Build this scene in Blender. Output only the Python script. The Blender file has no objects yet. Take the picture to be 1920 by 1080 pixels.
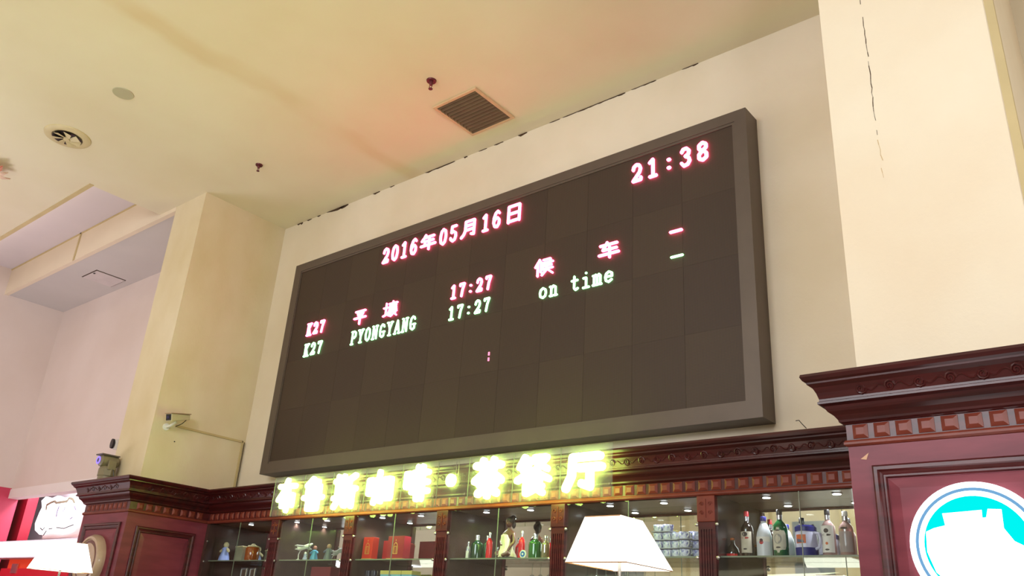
import bpy, bmesh, math, random
from mathutils import Vector, Matrix
random.seed(7)
PI = math.pi
C = bpy.context.scene.collection
SC = bpy.context.scene
E = 1.5                                   # eye height above the floor

# ------------------------------------------------------------------ camera
F = 1552.963
R0 = Vector((0.77313468, 0.63128173, 0.06120567))
R1 = Vector((-0.20239028, 0.33701721, -0.91948767))
R2 = Vector((-0.60108314, 0.69850038, 0.38832498))
R2.normalize(); R0 = (R0 - R0.dot(R2) * R2).normalized(); R1 = R2.cross(R0)
cam_d = bpy.data.cameras.new('camera')
cam = bpy.data.objects.new('camera', cam_d)
C.objects.link(cam)
M = Matrix((R0, -R1, -R2)).transposed().to_4x4()
M.translation = Vector((0, 0, E))
cam.matrix_world = M
cam_d.sensor_width = 36
cam_d.lens = F / 1920 * 36
cam_d.clip_end = 200
SC.camera = cam

def at(px, py, ax, val):
    """measured point of the photograph on the real plane x, y or z = val (z counted from eye height)"""
    r = R0 * ((px - 960) / F) + R1 * ((py - 540) / F) + R2
    r = r * (val / r[ax])
    return Vector((r.x, r.y, r.z + E))

# ------------------------------------------------------------------ world, lights, exposure
w = bpy.data.worlds.new('world'); SC.world = w
w.use_nodes = True
w.node_tree.nodes['Background'].inputs[0].default_value = (0.9, 0.75, 0.6, 1)
w.node_tree.nodes['Background'].inputs[1].default_value = 0.05
SC.view_settings.view_transform = 'Standard'
SC.view_settings.look = 'None'
SC.view_settings.gamma = 1
SC.view_settings.use_curve_mapping = False
SC.view_settings.exposure = 0.0

def area(name, loc, target, sx, sy, power, col, spread=PI):
    l = bpy.data.lights.new(name, 'AREA'); l.shape = 'RECTANGLE'
    l.size = sx; l.size_y = sy; l.energy = power; l.color = col; l.spread = spread
    o = bpy.data.objects.new(name, l); C.objects.link(o)
    o.location = loc
    o.rotation_euler = (Vector(target) - Vector(loc)).to_track_quat('-Z', 'Y').to_euler()
    return o
def spot(name, loc, target, power, col, size, blend=1.0, rad=0.3):
    l = bpy.data.lights.new(name, 'SPOT'); l.energy = power; l.color = col
    l.spot_size = size; l.spot_blend = blend; l.shadow_soft_size = rad
    o = bpy.data.objects.new(name, l); C.objects.link(o)
    o.location = loc
    o.rotation_euler = (Vector(target) - Vector(loc)).to_track_quat('-Z', 'Y').to_euler()
    return o
# hall lighting: unseen soft lights added around the camera to light walls and ceiling
area('hall_light', (-2.5, -3.5, 4.6), (-4.5, 5.2, 3.6), 4, 2, 300, (.96, 1.0, 1.07))
area('hall_uplight', (-6.8, -0.4, 2.3), (-7.0, 0.2, 6), 5, 3, 76, (1.0, .99, .66))
area('left_uplight', (-11.6, 1.2, 1.6), (-11.6, 1.25, 6), 3, 2, 110, (.98, .92, 1.06))  # unseen cool light facing up, added on the left side of the hall
area('tray_cove_light', (-11.6, 3.30, 4.72 + E), (-11.6, 3.5, 4.9 + E), 4.4, .05, 3.5, (1.0, .86, .62))
area('side_light', (2.6, 0.6, 3.0), (-0.9, 4.1, 4.4), 1.6, 1.6, 122, (.98, 1.0, 1.0))
area('rear_fill_light', (-6, -5.2, 5.6), (-7, -9, 4.2), 6, 1.5, 260, (1.0, .95, .86))  # fill added to brighten the rear wall reflected in the cabinet mirrors
area('left_fill_light', (-10.5, -4.5, 5.7), (-14, -4, 3.0), 3, 2, 150, (1.0, .95, .86))  # fill added for the dark left wall that the mirrors pick up
spot('orange_fill_spot', (-3.2, 1.9, 2.1), (-4.6, 3.0, 6.02), 85, (1.0, .62, .18), 1.25, 1.0, .3)  # unseen spot added to tint the ceiling orange
spot('red_fill_spot', (-4.6, 2.6, 2.1), (-5.2, 4.1, 6.02), 4, (1.0, .33, .30), 1.2, 1.0, .3)  # unseen spot added to strengthen the display's red light on the ceiling

# ------------------------------------------------------------------ materials
def lin(c):
    return tuple((v / 255 / 12.92 if v / 255 <= .04045 else ((v / 255 + .055) / 1.055) ** 2.4) for v in c)
MATS = {}
def mat(name, rgb, rough=.5, metal=0, spec=.5, coat=0, var=0.0, scale=6.0, stretch=(1, 1, 1), bump=0.0, bscale=60, rgb2=None, emit=None, es=0):
    if name in MATS: return MATS[name]
    m = bpy.data.materials.new(name); m.use_nodes = True
    nt = m.node_tree; n = nt.nodes; b = n['Principled BSDF']
    c = (*lin(rgb), 1)
    b.inputs['Base Color'].default_value = c
    b.inputs['Roughness'].default_value = rough
    b.inputs['Metallic'].default_value = metal
    b.inputs['Specular IOR Level'].default_value = spec
    b.inputs['Coat Weight'].default_value = coat
    b.inputs['Coat Roughness'].default_value = .12
    if var or bump:
        tc = n.new('ShaderNodeTexCoord'); mp = n.new('ShaderNodeMapping')
        mp.inputs['Scale'].default_value = stretch
        nt.links.new(tc.outputs['Object'], mp.inputs[0])
    if var:
        ns = n.new('ShaderNodeTexNoise'); ns.inputs['Scale'].default_value = scale; ns.inputs['Detail'].default_value = 5
        nt.links.new(mp.outputs[0], ns.inputs['Vector'])
        rp = n.new('ShaderNodeValToRGB')
        c2 = (*lin(rgb2), 1) if rgb2 else tuple(v * (1 - var) for v in c[:3]) + (1,)
        rp.color_ramp.elements[0].position = .35; rp.color_ramp.elements[0].color = c2
        rp.color_ramp.elements[1].position = .65; rp.color_ramp.elements[1].color = c
        nt.links.new(ns.outputs[0], rp.inputs[0]); nt.links.new(rp.outputs[0], b.inputs['Base Color'])
    if bump:
        nb = n.new('ShaderNodeTexNoise'); nb.inputs['Scale'].default_value = bscale; nb.inputs['Detail'].default_value = 3
        bp = n.new('ShaderNodeBump'); bp.inputs['Strength'].default_value = bump; bp.inputs['Distance'].default_value = .004
        nt.links.new(mp.outputs[0], nb.inputs['Vector']); nt.links.new(nb.outputs[0], bp.inputs['Height'])
        nt.links.new(bp.outputs[0], b.inputs['Normal'])
    if emit:
        b.inputs['Emission Color'].default_value = (*emit, 1); b.inputs['Emission Strength'].default_value = es
    MATS[name] = m
    return m
def glassy(name, tint, gloss=.08, frost=0):
    m = bpy.data.materials.new(name); m.use_nodes = True
    nt = m.node_tree; n = nt.nodes; n.clear()
    o = n.new('ShaderNodeOutputMaterial'); t = n.new('ShaderNodeBsdfTransparent'); g = n.new('ShaderNodeBsdfGlossy')
    t.inputs[0].default_value = (*tint, 1); g.inputs['Roughness'].default_value = .03
    f = n.new('ShaderNodeFresnel'); f.inputs[0].default_value = 1.45
    a = n.new('ShaderNodeMath'); a.operation = 'ADD'; a.inputs[1].default_value = gloss; a.use_clamp = True
    mx = n.new('ShaderNodeMixShader')
    ge = n.new('ShaderNodeNewGeometry'); k = n.new('ShaderNodeMath'); k.operation = 'SUBTRACT'; k.inputs[0].default_value = 1
    nt.links.new(ge.outputs['Backfacing'], k.inputs[1])        # only the outer face of a pane mirrors
    k2 = n.new('ShaderNodeMath'); k2.operation = 'MULTIPLY'
    nt.links.new(f.outputs[0], a.inputs[0]); nt.links.new(a.outputs[0], k2.inputs[0]); nt.links.new(k.outputs[0], k2.inputs[1])
    nt.links.new(k2.outputs[0], mx.inputs[0])
    nt.links.new(t.outputs[0], mx.inputs[1]); nt.links.new(g.outputs[0], mx.inputs[2])
    last = mx
    if frost:
        d = n.new('ShaderNodeBsdfDiffuse'); d.inputs[0].default_value = (*tint, 1)
        m2 = n.new('ShaderNodeMixShader'); m2.inputs[0].default_value = frost
        nt.links.new(mx.outputs[0], m2.inputs[1]); nt.links.new(d.outputs[0], m2.inputs[2]); last = m2
    nt.links.new(last.outputs[0], o.inputs[0])
    MATS[name] = m
    return m
def emis(name, rgb, s):
    m = bpy.data.materials.new(name); m.use_nodes = True
    nt = m.node_tree; n = nt.nodes; n.clear()
    o = n.new('ShaderNodeOutputMaterial'); e = n.new('ShaderNodeEmission')
    e.inputs[0].default_value = (*rgb, 1); e.inputs[1].default_value = s
    nt.links.new(e.outputs[0], o.inputs[0]); MATS[name] = m
    return m

WALL = mat('wall_plaster', (226, 214, 194), .9, spec=.2, var=1, rgb2=(216, 202, 178), scale=.9, bump=.25, bscale=40)
WPALE = mat('wall_plaster_pale', (224, 209, 202), .9, spec=.2, var=1, rgb2=(216, 199, 190), scale=.7, bump=.25, bscale=40)
COLM = mat('column_plaster', (222, 208, 180), .9, spec=.2, var=1, rgb2=(208, 190, 152), scale=1.3, stretch=(1, 1, .6), bump=.3, bscale=40)
CORE = mat('strip_beige', (205, 185, 140), .8, spec=.2, var=.1, scale=3)
FLOORM = mat('floor_tile', (150, 138, 124), .35, var=.2, scale=3)
WOOD = mat('mahogany', (84, 26, 28), .36, spec=.35, coat=.15, var=1, rgb2=(58, 16, 17), scale=4, stretch=(1, 1, 7), bump=.05, bscale=90)
WOODH = mat('mahogany_cornice', (72, 20, 20), .34, spec=.35, coat=.15, var=1, rgb2=(48, 12, 13), scale=4, stretch=(.6, 6, 6), bump=.05, bscale=90)
WOODL = mat('mahogany_dentil', (124, 54, 40), .45, spec=.3, coat=.08, var=.25, scale=9)
WOODB = mat('mahogany_face', (126, 52, 64), .45, spec=.25, coat=.08, var=1, rgb2=(110, 42, 54), scale=3, stretch=(1, 1, 5))
INNER = mat('cabinet_lining', (72, 52, 44), .22, spec=.5, coat=.3, var=.2, scale=6)
SOFFIT = mat('cabinet_soffit', (112, 84, 70), .3, spec=.5, var=.1, scale=4)
MIRROR = mat('mirror', (232, 232, 226), .015, metal=1)
GLASS = glassy('clear_glass', (.93, .96, .95), .02)
SHELFG = glassy('shelf_glass', (.62, .72, .72), .18)
ACRYL = glassy('acrylic', (.93, .95, .92), -.04, frost=.05)
EDGE = mat('glass_edge', (130, 138, 120), .2, spec=.8)
HOUS = mat('display_housing', (98, 86, 78), .45, metal=.35, var=.08, scale=5, bump=.1, bscale=200)
STEEL = mat('brushed_metal', (190, 188, 182), .25, metal=.9)
DARK = mat('dark_plastic', (26, 22, 26), .35)
PLAST = mat('cream_plastic', (196, 186, 152), .45, var=.06, scale=8)
WHITEP = mat('white_plastic', (232, 230, 224), .35)
CRACK = mat('crack_shadow_gap', (70, 48, 28), .95)

# ------------------------------------------------------------------ mesh helpers
def bm_new(): return bmesh.new()
def box(bm, x0, x1, y0, y1, z0, z1):
    v = [bm.verts.new((x, y, z)) for z in (z0, z1) for y in (y0, y1) for x in (x0, x1)]
    for f in ((0, 2, 3, 1), (4, 5, 7, 6), (0, 1, 5, 4), (2, 6, 7, 3), (0, 4, 6, 2), (1, 3, 7, 5)):
        bm.faces.new([v[i] for i in f])
    return v
def frame_of(d):
    d = d.normalized(); up = Vector((0, 0, 1)) if abs(d.z) < .95 else Vector((1, 0, 0))
    a = d.cross(up).normalized(); return a, a.cross(d).normalized()
def tube(bm, pts, r, seg=8, caps=True):
    pts = [Vector(p) for p in pts]; rs = r if isinstance(r, (list, tuple)) else [r] * len(pts)
    rings = []; a0 = None
    for i, p in enumerate(pts):
        d = (pts[min(i + 1, len(pts) - 1)] - pts[max(i - 1, 0)])
        if d.length < 1e-9: d = Vector((0, 0, 1))
        a, b = frame_of(d)
        if a0 is not None:
            dn = d.normalized(); a = (a0 - a0.dot(dn) * dn).normalized(); b = a.cross(dn)
        a0 = a
        rings.append([bm.verts.new(p + (a * math.cos(t) + b * math.sin(t)) * rs[i]) for t in [2 * PI * k / seg for k in range(seg)]])
    for i in range(len(rings) - 1):
        for k in range(seg):
            bm.faces.new([rings[i][k], rings[i][(k + 1) % seg], rings[i + 1][(k + 1) % seg], rings[i + 1][k]])
    if caps and seg > 2:
        bm.faces.new(rings[0][::-1]); bm.faces.new(rings[-1])
def lathe(bm, prof, c, axis='z', seg=24, sx=1, sy=1):
    """prof: (radius, height) pairs from one end to the other"""
    c = Vector(c); rings = []
    for r, h in prof:
        ring = []
        for k in range(seg):
            t = 2 * PI * k / seg; a, b = max(r, 1e-4) * math.cos(t) * sx, max(r, 1e-4) * math.sin(t) * sy
            v = Vector((a, b, h)) if axis == 'z' else (Vector((a, -h, b)) if axis == 'y' else Vector((h, a, b)))
            ring.append(bm.verts.new(c + v))
        rings.append(ring)
    for i in range(len(rings) - 1):
        for k in range(seg):
            bm.faces.new([rings[i][k], rings[i][(k + 1) % seg], rings[i + 1][(k + 1) % seg], rings[i + 1][k]])
    bm.faces.new(rings[0][::-1]); bm.faces.new(rings[-1])
def ball(bm, c, rx, ry=None, rz=None, seg=16):
    ry = ry or rx; rz = rz or rx
    n = seg // 2
    lathe(bm, [(math.sin(PI * i / n), -math.cos(PI * i / n)) for i in range(n + 1)], (0, 0, 0), 'z', seg)
    vs = list(bm.verts)[-(n + 1) * seg:]
    for v in vs: v.co = Vector((v.co.x * rx, v.co.y * ry, v.co.z * rz)) + Vector(c)
def prism(bm, pts, origin, u, v, n, d):
    """polygon pts (a,b) in the frame u,v extruded by d along n"""
    o = Vector(origin); u, v, n = Vector(u), Vector(v), Vector(n)
    A = [bm.verts.new(o + u * a + v * b) for a, b in pts]
    B = [bm.verts.new(o + u * a + v * b + n * d) for a, b in pts]
    bm.faces.new(A[::-1]); bm.faces.new(B); k = len(pts)
    for i in range(k): bm.faces.new([A[i], A[(i + 1) % k], B[(i + 1) % k], B[i]])
def ribbon(bm, strokes, origin, u, v, n, sx, sz, wd, d, rnd=8):
    """brush strokes swept with width wd: each polyline is one flat bar with round joints"""
    o, u, v, n = Vector(origin), Vector(u), Vector(v), Vector(n)
    e = 0
    for s in strokes:
        P = [Vector((a * sx, b * sz)) for a, b in s]
        for p, q in zip(P, P[1:]):
            t = (q - p)
            if t.length < 1e-6: continue
            t.normalize(); m = Vector((-t.y, t.x)) * wd / 2
            prism(bm, [tuple(p - m), tuple(q - m), tuple(q + m), tuple(p + m)], o, u, v, n, d + e); e += 1e-5
        for p in P:
            prism(bm, [(p.x + wd / 2 * math.cos(2 * PI * k / rnd), p.y + wd / 2 * math.sin(2 * PI * k / rnd)) for k in range(rnd)], o, u, v, n, d + e); e += 1e-5

def obj(name, bm, m, parent=None, smooth=False, label=None, bevel=0):
    bmesh.ops.recalc_face_normals(bm, faces=bm.faces)
    if parent is not None:
        p = parent; off = Vector((0, 0, 0))
        while p is not None: off += p.location; p = p.parent
        for v in bm.verts: v.co -= off
    else:
        lo = Vector((min(v.co.x for v in bm.verts), min(v.co.y for v in bm.verts), min(v.co.z for v in bm.verts)))
        hi = Vector((max(v.co.x for v in bm.verts), max(v.co.y for v in bm.verts), max(v.co.z for v in bm.verts)))
        off = Vector(((lo.x + hi.x) / 2, (lo.y + hi.y) / 2, lo.z))
        for v in bm.verts: v.co -= off
    me = bpy.data.meshes.new(name); bm.to_mesh(me); bm.free()
    if smooth:
        for p in me.polygons: p.use_smooth = True
    me.materials.append(m)
    o = bpy.data.objects.new(name, me); C.objects.link(o)
    if parent is not None: o.parent = parent
    else: o.location = off
    if smooth:
        es = o.modifiers.new('split', 'EDGE_SPLIT'); es.split_angle = math.radians(40)
    if bevel:
        b = o.modifiers.new('bevel', 'BEVEL'); b.width = bevel; b.segments = 2
    if label: o['label'] = label
    return o
def tag(o, label, cat, group=None):
    o['label'] = label; o['category'] = cat
    if group: o['group'] = group
    return o
def thing(name, label, cat, loc, group=None):
    o = bpy.data.objects.new(name, None); C.objects.link(o); o.location = loc; o.empty_display_size = .1
    return tag(o, label, cat, group)
def struct(name, bm, m, parent=None):
    o = obj(name, bm, m, parent)
    if parent is None: o['kind'] = 'structure'
    return o
def B(*a):
    bm = bm_new(); box(bm, *a); return bm

# ================================================================== THE ROOM
ZC = 4.524 + E                 # main ceiling
XL, XR, YB = -14.0, 5.5, -9.0
COLX0, COLX1, COLY = -8.92, -8.27, 4.09
PX0, PX1 = -1.23, -.36
struct('floor', B(XL - .1, XR + .1, YB - .1, 7.3, -.1, 0), FLOORM)

# ceiling with a sunk rectangular tray at the left
def ceiling_mat():
    m = mat('ceiling_paint', (226, 218, 194), .9, spec=.15, var=1, rgb2=(218, 206, 178), scale=.5, bump=.2, bscale=30)
    nt = m.node_tree; n = nt.nodes; b = n['Principled BSDF']
    # long water stain following a ceiling joint at x = -5.9
    geo = n.new('ShaderNodeNewGeometry'); sep = n.new('ShaderNodeSeparateXYZ'); nt.links.new(geo.outputs['Position'], sep.inputs[0])
    ns = n.new('ShaderNodeTexNoise'); ns.inputs['Scale'].default_value = 1.3; ns.inputs['Detail'].default_value = 4
    nt.links.new(geo.outputs['Position'], ns.inputs['Vector'])
    def mth(op, a, b_, clamp=False):
        q = n.new('ShaderNodeMath'); q.operation = op; q.use_clamp = clamp
        for i, x in enumerate((a, b_)):
            if isinstance(x, (int, float)): q.inputs[i].default_value = x
            else: nt.links.new(x, q.inputs[i])
        return q.outputs[0]
    wob = mth('MULTIPLY', mth('SUBTRACT', ns.outputs[0], .5), .35)
    dx = mth('ABSOLUTE', mth('ADD', mth('ADD', sep.outputs[0], 5.98), wob), 0)
    near = mth('SUBTRACT', 1, mth('DIVIDE', dx, .16), True)
    wide = mth('MULTIPLY', mth('SUBTRACT', 1, mth('DIVIDE', dx, .55), True), .35)
    patch = n.new('ShaderNodeTexNoise'); patch.inputs['Scale'].default_value = .9
    nt.links.new(geo.outputs['Position'], patch.inputs['Vector'])
    pt = mth('MULTIPLY', mth('SUBTRACT', patch.outputs[0], .36, True), 2.6, True)
    yy = mth('MULTIPLY', mth('SUBTRACT', sep.outputs[1], .4, True), 1.0, True)
    fac = mth('MULTIPLY', mth('MULTIPLY', mth('ADD', near, wide, True), pt), mth('MULTIPLY', yy, .5))
    mx = n.new('ShaderNodeMixRGB'); nt.links.new(fac, mx.inputs[0])
    src = b.inputs['Base Color'].links[0].from_socket
    nt.links.new(src, mx.inputs[1]); mx.inputs[2].default_value = (*lin((196, 160, 92)), 1)
    nt.links.new(mx.outputs[0], b.inputs['Base Color'])
    return m
CEIL = ceiling_mat()
TX, TY0, TY1, TZ = -9.30, 3.243, 4.085, 4.90 + E
bm = bm_new()
box(bm, TX, XR, YB, 5.3, ZC, ZC + .12)
box(bm, XL, TX, YB, TY0, ZC, ZC + .12)
ceil_o = struct('ceiling', bm, CEIL)
TRAY = mat('tray_paint', (214, 204, 206), .9, spec=.15, var=.05, scale=.8, bump=.2, bscale=30)
bm = bm_new()
box(bm, XL, TX, TY0, TY1, TZ, TZ + .1)                     # tray top
box(bm, XL, TX, TY0 - .05, TY0, ZC + .02, TZ + .1)         # near wall of the tray
box(bm, TX, TX + .05, TY0 - .05, TY1, ZC + .02, TZ + .1)   # right wall
o = obj('ceiling_tray', bm, TRAY, ceil_o)
bm = bm_new(); box(bm, XL, TX + .02, TY1, TY1 + .06, 4.47 + E, TZ + .1); box(bm, TX + .02, COLX0, TY1, TY1 + .06, 4.47 + E, ZC - .001)
BEAM = mat('beam_paint', (232, 216, 192), .9, spec=.15, var=.05, scale=1, bump=.2, bscale=30)
beam = struct('trim_1', bm, BEAM)
g = at(148, 446, 1, TY1); g2 = at(137, 492, 1, TY1)
obj('joint_strip', B(g2.x - .02, g2.x + .02, TY1 - .012, TY1, 4.47 + E, TZ), CORE, beam)
# narrow ledge moulding on the lip of the tray
obj('lip_moulding', B(XL, TX, TY1 - .012, TY1 + .0, TZ - .018, TZ), CORE, beam)
bm = bm_new(); box(bm, XL, TX + .03, TY0 - .05, TY0 - .0, ZC - .009, ZC + .05)
obj('lip_moulding', bm, CORE, ceil_o)
SOFP = mat('soffit_paint', (206, 200, 196), .9, spec=.15, var=.06, scale=.8, bump=.2, bscale=30)
sof = struct('ceiling_alcove', B(XL, COLX0, TY1 + .06, 5.02, 4.48 + E, 4.6 + E), SOFP)
# flush access panel let into the soffit
ap = thing('access_panel', 'flush square access panel with dark joints in the grey soffit at left', 'hatch', (-11.9, 4.66, 4.48 + E - .02))
fr = bm_new()
x0, x1, y0, y1, zz = -12.13, -11.67, 4.44, 4.88, 4.48 + E
for a in ((x0, x1, y0, y0 + .012), (x0, x1, y1 - .012, y1), (x0, x0 + .012, y0, y1), (x1 - .012, x1, y0, y1)):
    box(fr, a[0], a[1], a[2], a[3], zz - .006, zz)
obj('panel_joint', fr, CRACK, ap)
obj('panel_leaf', B(x0 + .012, x1 - .012, y0 + .012, y1 - .012, zz - .012, zz), mat('panel_board', (212, 202, 200), .8, var=.08, scale=5), ap)
obj('latch', B(x1 - .14, x1 - .11, y0 + .02, y0 + .04, zz - .022, zz - .012), DARK, ap)

# walls
ZT = 1.16 + E
mainw = struct('wall_main', B(COLX1, PX0, 5.2, 5.32, ZT, ZC), WALL)
struct('wall_alcove', B(XL, COLX0, 5.0, 5.12, 1.60 + E, 4.48 + E), WPALE)
struct('trim_2', B(XL, COLX0, 4.985, 5.13, 1.465 + E, 1.60 + E), mat('lintel_paint', (232, 222, 218), .8, var=.04, scale=2))
struct('wall_left', B(XL - .12, XL, YB, 5.13, 1.615 + E, ZC + .6), WPALE)
SHOPR = mat('shop_red_wall', (202, 62, 92), .35, spec=.5, var=.1, scale=1.5)
SHOPW = mat('shop_wall', (222, 216, 224), .6, var=.05, scale=2)
struct('wall_shop_side', B(XL - .13, XL + .004, 2.6, 5.13, 0, 1.615 + E), SHOPR)
struct('wall_left_lower', B(XL - .12, XL, YB, 2.6, 0, 1.615 + E), WPALE)
struct('wall_shop_back', B(-18, COLX0 + .3, 5.85, 6.0, 0, 2.2 + E), SHOPW)
struct('ceiling_shop', B(-18, COLX0 + .3, 5.13, 5.85, 2.1 + E, 2.2 + E), SHOPW)
struct('wall_shop_partition', B(COLX0 + .2, COLX0 + .3, 5.32, 5.85, 0, 2.2 + E), SHOPW)
struct('wall_right', B(XR, XR + .1, YB, 5.3, 0, ZC + .1), WALL)
struct('wall_far_right', B(PX1, XR, 5.2, 5.32, 0, ZC), WALL)
rear = struct('wall_rear', B(XL, XR, YB - .1, YB, 0, ZC + .1), WALL)
for i, xx in enumerate((-13.2, -10.6, -8.4, -6.3, -4.2, -2.1, .2, 2.6)):
    obj('rear_pilaster', B(xx - .22, xx + .22, YB, YB + .22, 0, ZC), COLM, rear)
bm = bm_new()
for a in (-12.6, -9.9, -7.7, -5.6, -3.5, -1.4, .9):
    box(bm, a, a + .9, YB - .005, YB + .03, .6, 4.4)
obj('rear_windows', bm, mat('rear_glazing', (150, 158, 170), .2, spec=.6, var=.3, scale=2), rear)

# the left column and right pilaster
colo = struct('column_left', B(COLX0, COLX1, COLY, 5.3, 0, ZC), COLM)
pilo = struct('column_right', B(PX0, PX1, COLY, 5.3, 0, ZC), mat('pilaster_plaster', (238, 226, 204), .9, spec=.2, var=1, rgb2=(232, 214, 188), scale=.8, bump=.3, bscale=40))
for a, b in (((1846, 0), (1919, 310)),):
    obj('corner_strip', B(PX1 - .035, PX1 + .006, COLY - .006, COLY + .03, 1.2 + E, ZC), CORE, pilo)  # darker beige strip along the front right edge
# hairline cracks in the pilaster plaster: thin open gaps with dark ragged edges
def crack(pts, parent, y, wd=.0022, name='plaster_crack', amp=.006, col=CRACK):
    bm = bm_new(); P = [at(px, py, 1, y) for px, py in pts]; Q = []
    for a, b in zip(P, P[1:]):
        k = max(2, int((b - a).length / .03))
        for i in range(k): Q.append(a.lerp(b, i / k) + Vector((random.uniform(-amp, amp) * .5, 0, 0)))
    for a, b in zip(Q, Q[1:]):
        if random.random() < .22: continue
        ww = wd * random.uniform(.3, 1.1)
        box_pts = [(a.x - ww, a.z), (a.x + ww, a.z), (b.x + ww, b.z), (b.x - ww, b.z)]
        prism(bm, box_pts, (0, y, 0), (1, 0, 0), (0, 0, 1), (0, -1, 0), .0015)
    obj(name, bm, col, parent)
crack([(1613, 0), (1626, 90), (1638, 200), (1646, 262)], pilo, COLY)
CR2 = mat('fine_crack', (205, 178, 135), .9)
crack([(1646, 262), (1652, 290), (1663, 322)], pilo, COLY, .0018, col=CR2)
crack([(1653, 315), (1660, 342)], pilo, COLY, .0018, col=CR2)
# broken filler along the joint of wall and ceiling
bits = [(561, 420, 3, 3), (566, 418, 2, 4), (580, 413, 4, 2), (598, 406, 3, 2), (630, 394, 16, 5), (645, 385, 8, 5), (706, 363, 6, 3), (735, 352, 4, 2),
        (808, 325, 10, 3), (826, 316, 12, 4), (842, 311, 10, 3), (873, 297, 3, 6), (905, 287, 7, 2), (935, 274, 8, 3), (980, 252, 8, 5), (1040, 231, 9, 2),
        (1068, 219, 12, 2), (1092, 209, 12, 3), (1112, 201, 12, 2), (1130, 193, 12, 3), (1150, 185, 12, 3), (1164, 178, 8, 4), (1195, 167, 10, 2),
        (1215, 158, 12, 2), (1224, 153, 6, 3), (1290, 124, 10, 2), (1303, 119, 6, 3)]
for px, py, a, h in bits:
    p = at(px, py, 1, 5.199); s = (p - at(px + 1, py, 1, 5.199)).length
    bm = bm_new(); n = 6
    pts = [(-a * s, 0), (-a * s * .4, -h * s * random.uniform(.3, .65)), (a * s * .2, -h * s * random.uniform(.2, .55)), (a * s, -h * s * .2), (a * s * .9, 0)]
    prism(bm, pts, (p.x, 5.2, ZC - .001), (1, 0, 0), (0, 0, 1), (0, -1, 0), .006)
    obj('filler_gap', bm, CRACK, mainw)

# ================================================================== CEILING FITTINGS
def ring_h(bm, c, r0, r1, z0, z1, seg=32):
    lathe(bm, [(r0, z1), (r0, z0), (r1, z0), (r1, z1)], (c[0], c[1], 0), 'z', seg)
# return air grille
gx0, gx1, gy0, gy1 = -4.885, -4.35, 4.37, 4.93
gr = thing('ceiling_grille', 'square ceiling grille with dark louvre slats near the display board', 'vent', ((gx0 + gx1) / 2, (gy0 + gy1) / 2, ZC - .03))
FRM = mat('grille_frame', (206, 176, 138), .5, var=.06, scale=6)
for nm, a in (('frame_bar', (gx0, gx1, gy0, gy0 + .028)), ('frame_bar', (gx0, gx1, gy1 - .028, gy1)), ('frame_bar', (gx0, gx0 + .028, gy0 + .028, gy1 - .028)), ('frame_bar', (gx1 - .028, gx1, gy0 + .028, gy1 - .028))):
    obj(nm, B(a[0], a[1], a[2], a[3], ZC - .022, ZC), FRM, gr, bevel=.003)
obj('duct_back', B(gx0 + .028, gx1 - .028, gy0 + .028, gy1 - .028, ZC - .003, ZC), mat('duct_dark', (44, 34, 26), .9), gr)
SL = mat('louvre_slat', (104, 86, 60), .55, var=.2, scale=5)
ns = 12
for i in range(ns):
    y = gy0 + .04 + (gy1 - gy0 - .08) * i / (ns - 1)
    bm = bm_new(); prism(bm, [(y - .010, -.004), (y + .014, -.021), (y + .016, -.018), (y - .008, -.002)], (gx0 + .03, 0, ZC), (0, 1, 0), (0, 0, 1), (1, 0, 0), gx1 - gx0 - .06)
    obj('slat', bm, SL, gr)
for xx in (gx0 + .19, gx0 + .36):
    obj('cross_bar', B(xx - .002, xx + .002, gy0 + .028, gy1 - .028, ZC - .006, ZC - .003), SL, gr)
# round ceiling diffuser
c = (at(84, 245, 2, 4.524) + at(170, 265, 2, 4.524)) / 2
c = at(127, 255.5, 2, 4.524)
rv = thing('round_vent', 'round cream ceiling vent with dark open blades at far left', 'vent', (c.x, c.y, ZC - .05))
bm = bm_new(); lathe(bm, [(.135, -.004), (.15, -.022), (.19, -.026), (.222, -.012), (.226, 0)], (c.x, c.y, ZC), 'z', 40)
obj('rim', bm, mat('vent_rim', (206, 190, 148), .5, var=.08, scale=9), rv, smooth=True)
bm = bm_new(); lathe(bm, [(.14, -.028), (.14, -.0265)], (c.x, c.y, ZC), 'z', 32)
obj('duct_opening', bm, DARK, rv)
for k in range(7):
    t = 2 * PI * k / 7 + .4
    bm = bm_new(); u = Vector((math.cos(t), math.sin(t), 0)); v = Vector((-math.sin(t), math.cos(t), 0))
    o3 = Vector((c.x, c.y, ZC - .034))
    P = [o3 + u * .02, o3 + u * .135 - v * .02, o3 + u * .128 + v * .055 + Vector((0, 0, -.022)), o3 + u * .03 + v * .03 + Vector((0, 0, -.014))]
    va = [bm.verts.new(p) for p in P]; vb = [bm.verts.new(p + Vector((0, 0, .004))) for p in P]
    bm.faces.new(va[::-1]); bm.faces.new(vb)
    for i in range(4): bm.faces.new([va[i], va[(i + 1) % 4], vb[(i + 1) % 4], vb[i]])
    obj('blade', bm, MATS['vent_rim'], rv)
bm = bm_new(); lathe(bm, [(.03, -.05), (.035, -.03)], (c.x, c.y, ZC), 'z', 16); obj('hub', bm, MATS['vent_rim'], rv)
# blank grey cover
c = at(231, 175, 2, 4.524)
bm = bm_new(); lathe(bm, [(.094, -.006), (.098, 0)], (c.x, c.y, ZC), 'z', 32)
tag(obj('ceiling_cover', bm, mat('cover_grey', (178, 172, 142), .6, var=.04, scale=8), None, True), 'plain round grey cover plate flat on the ceiling', 'cover plate')
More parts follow.
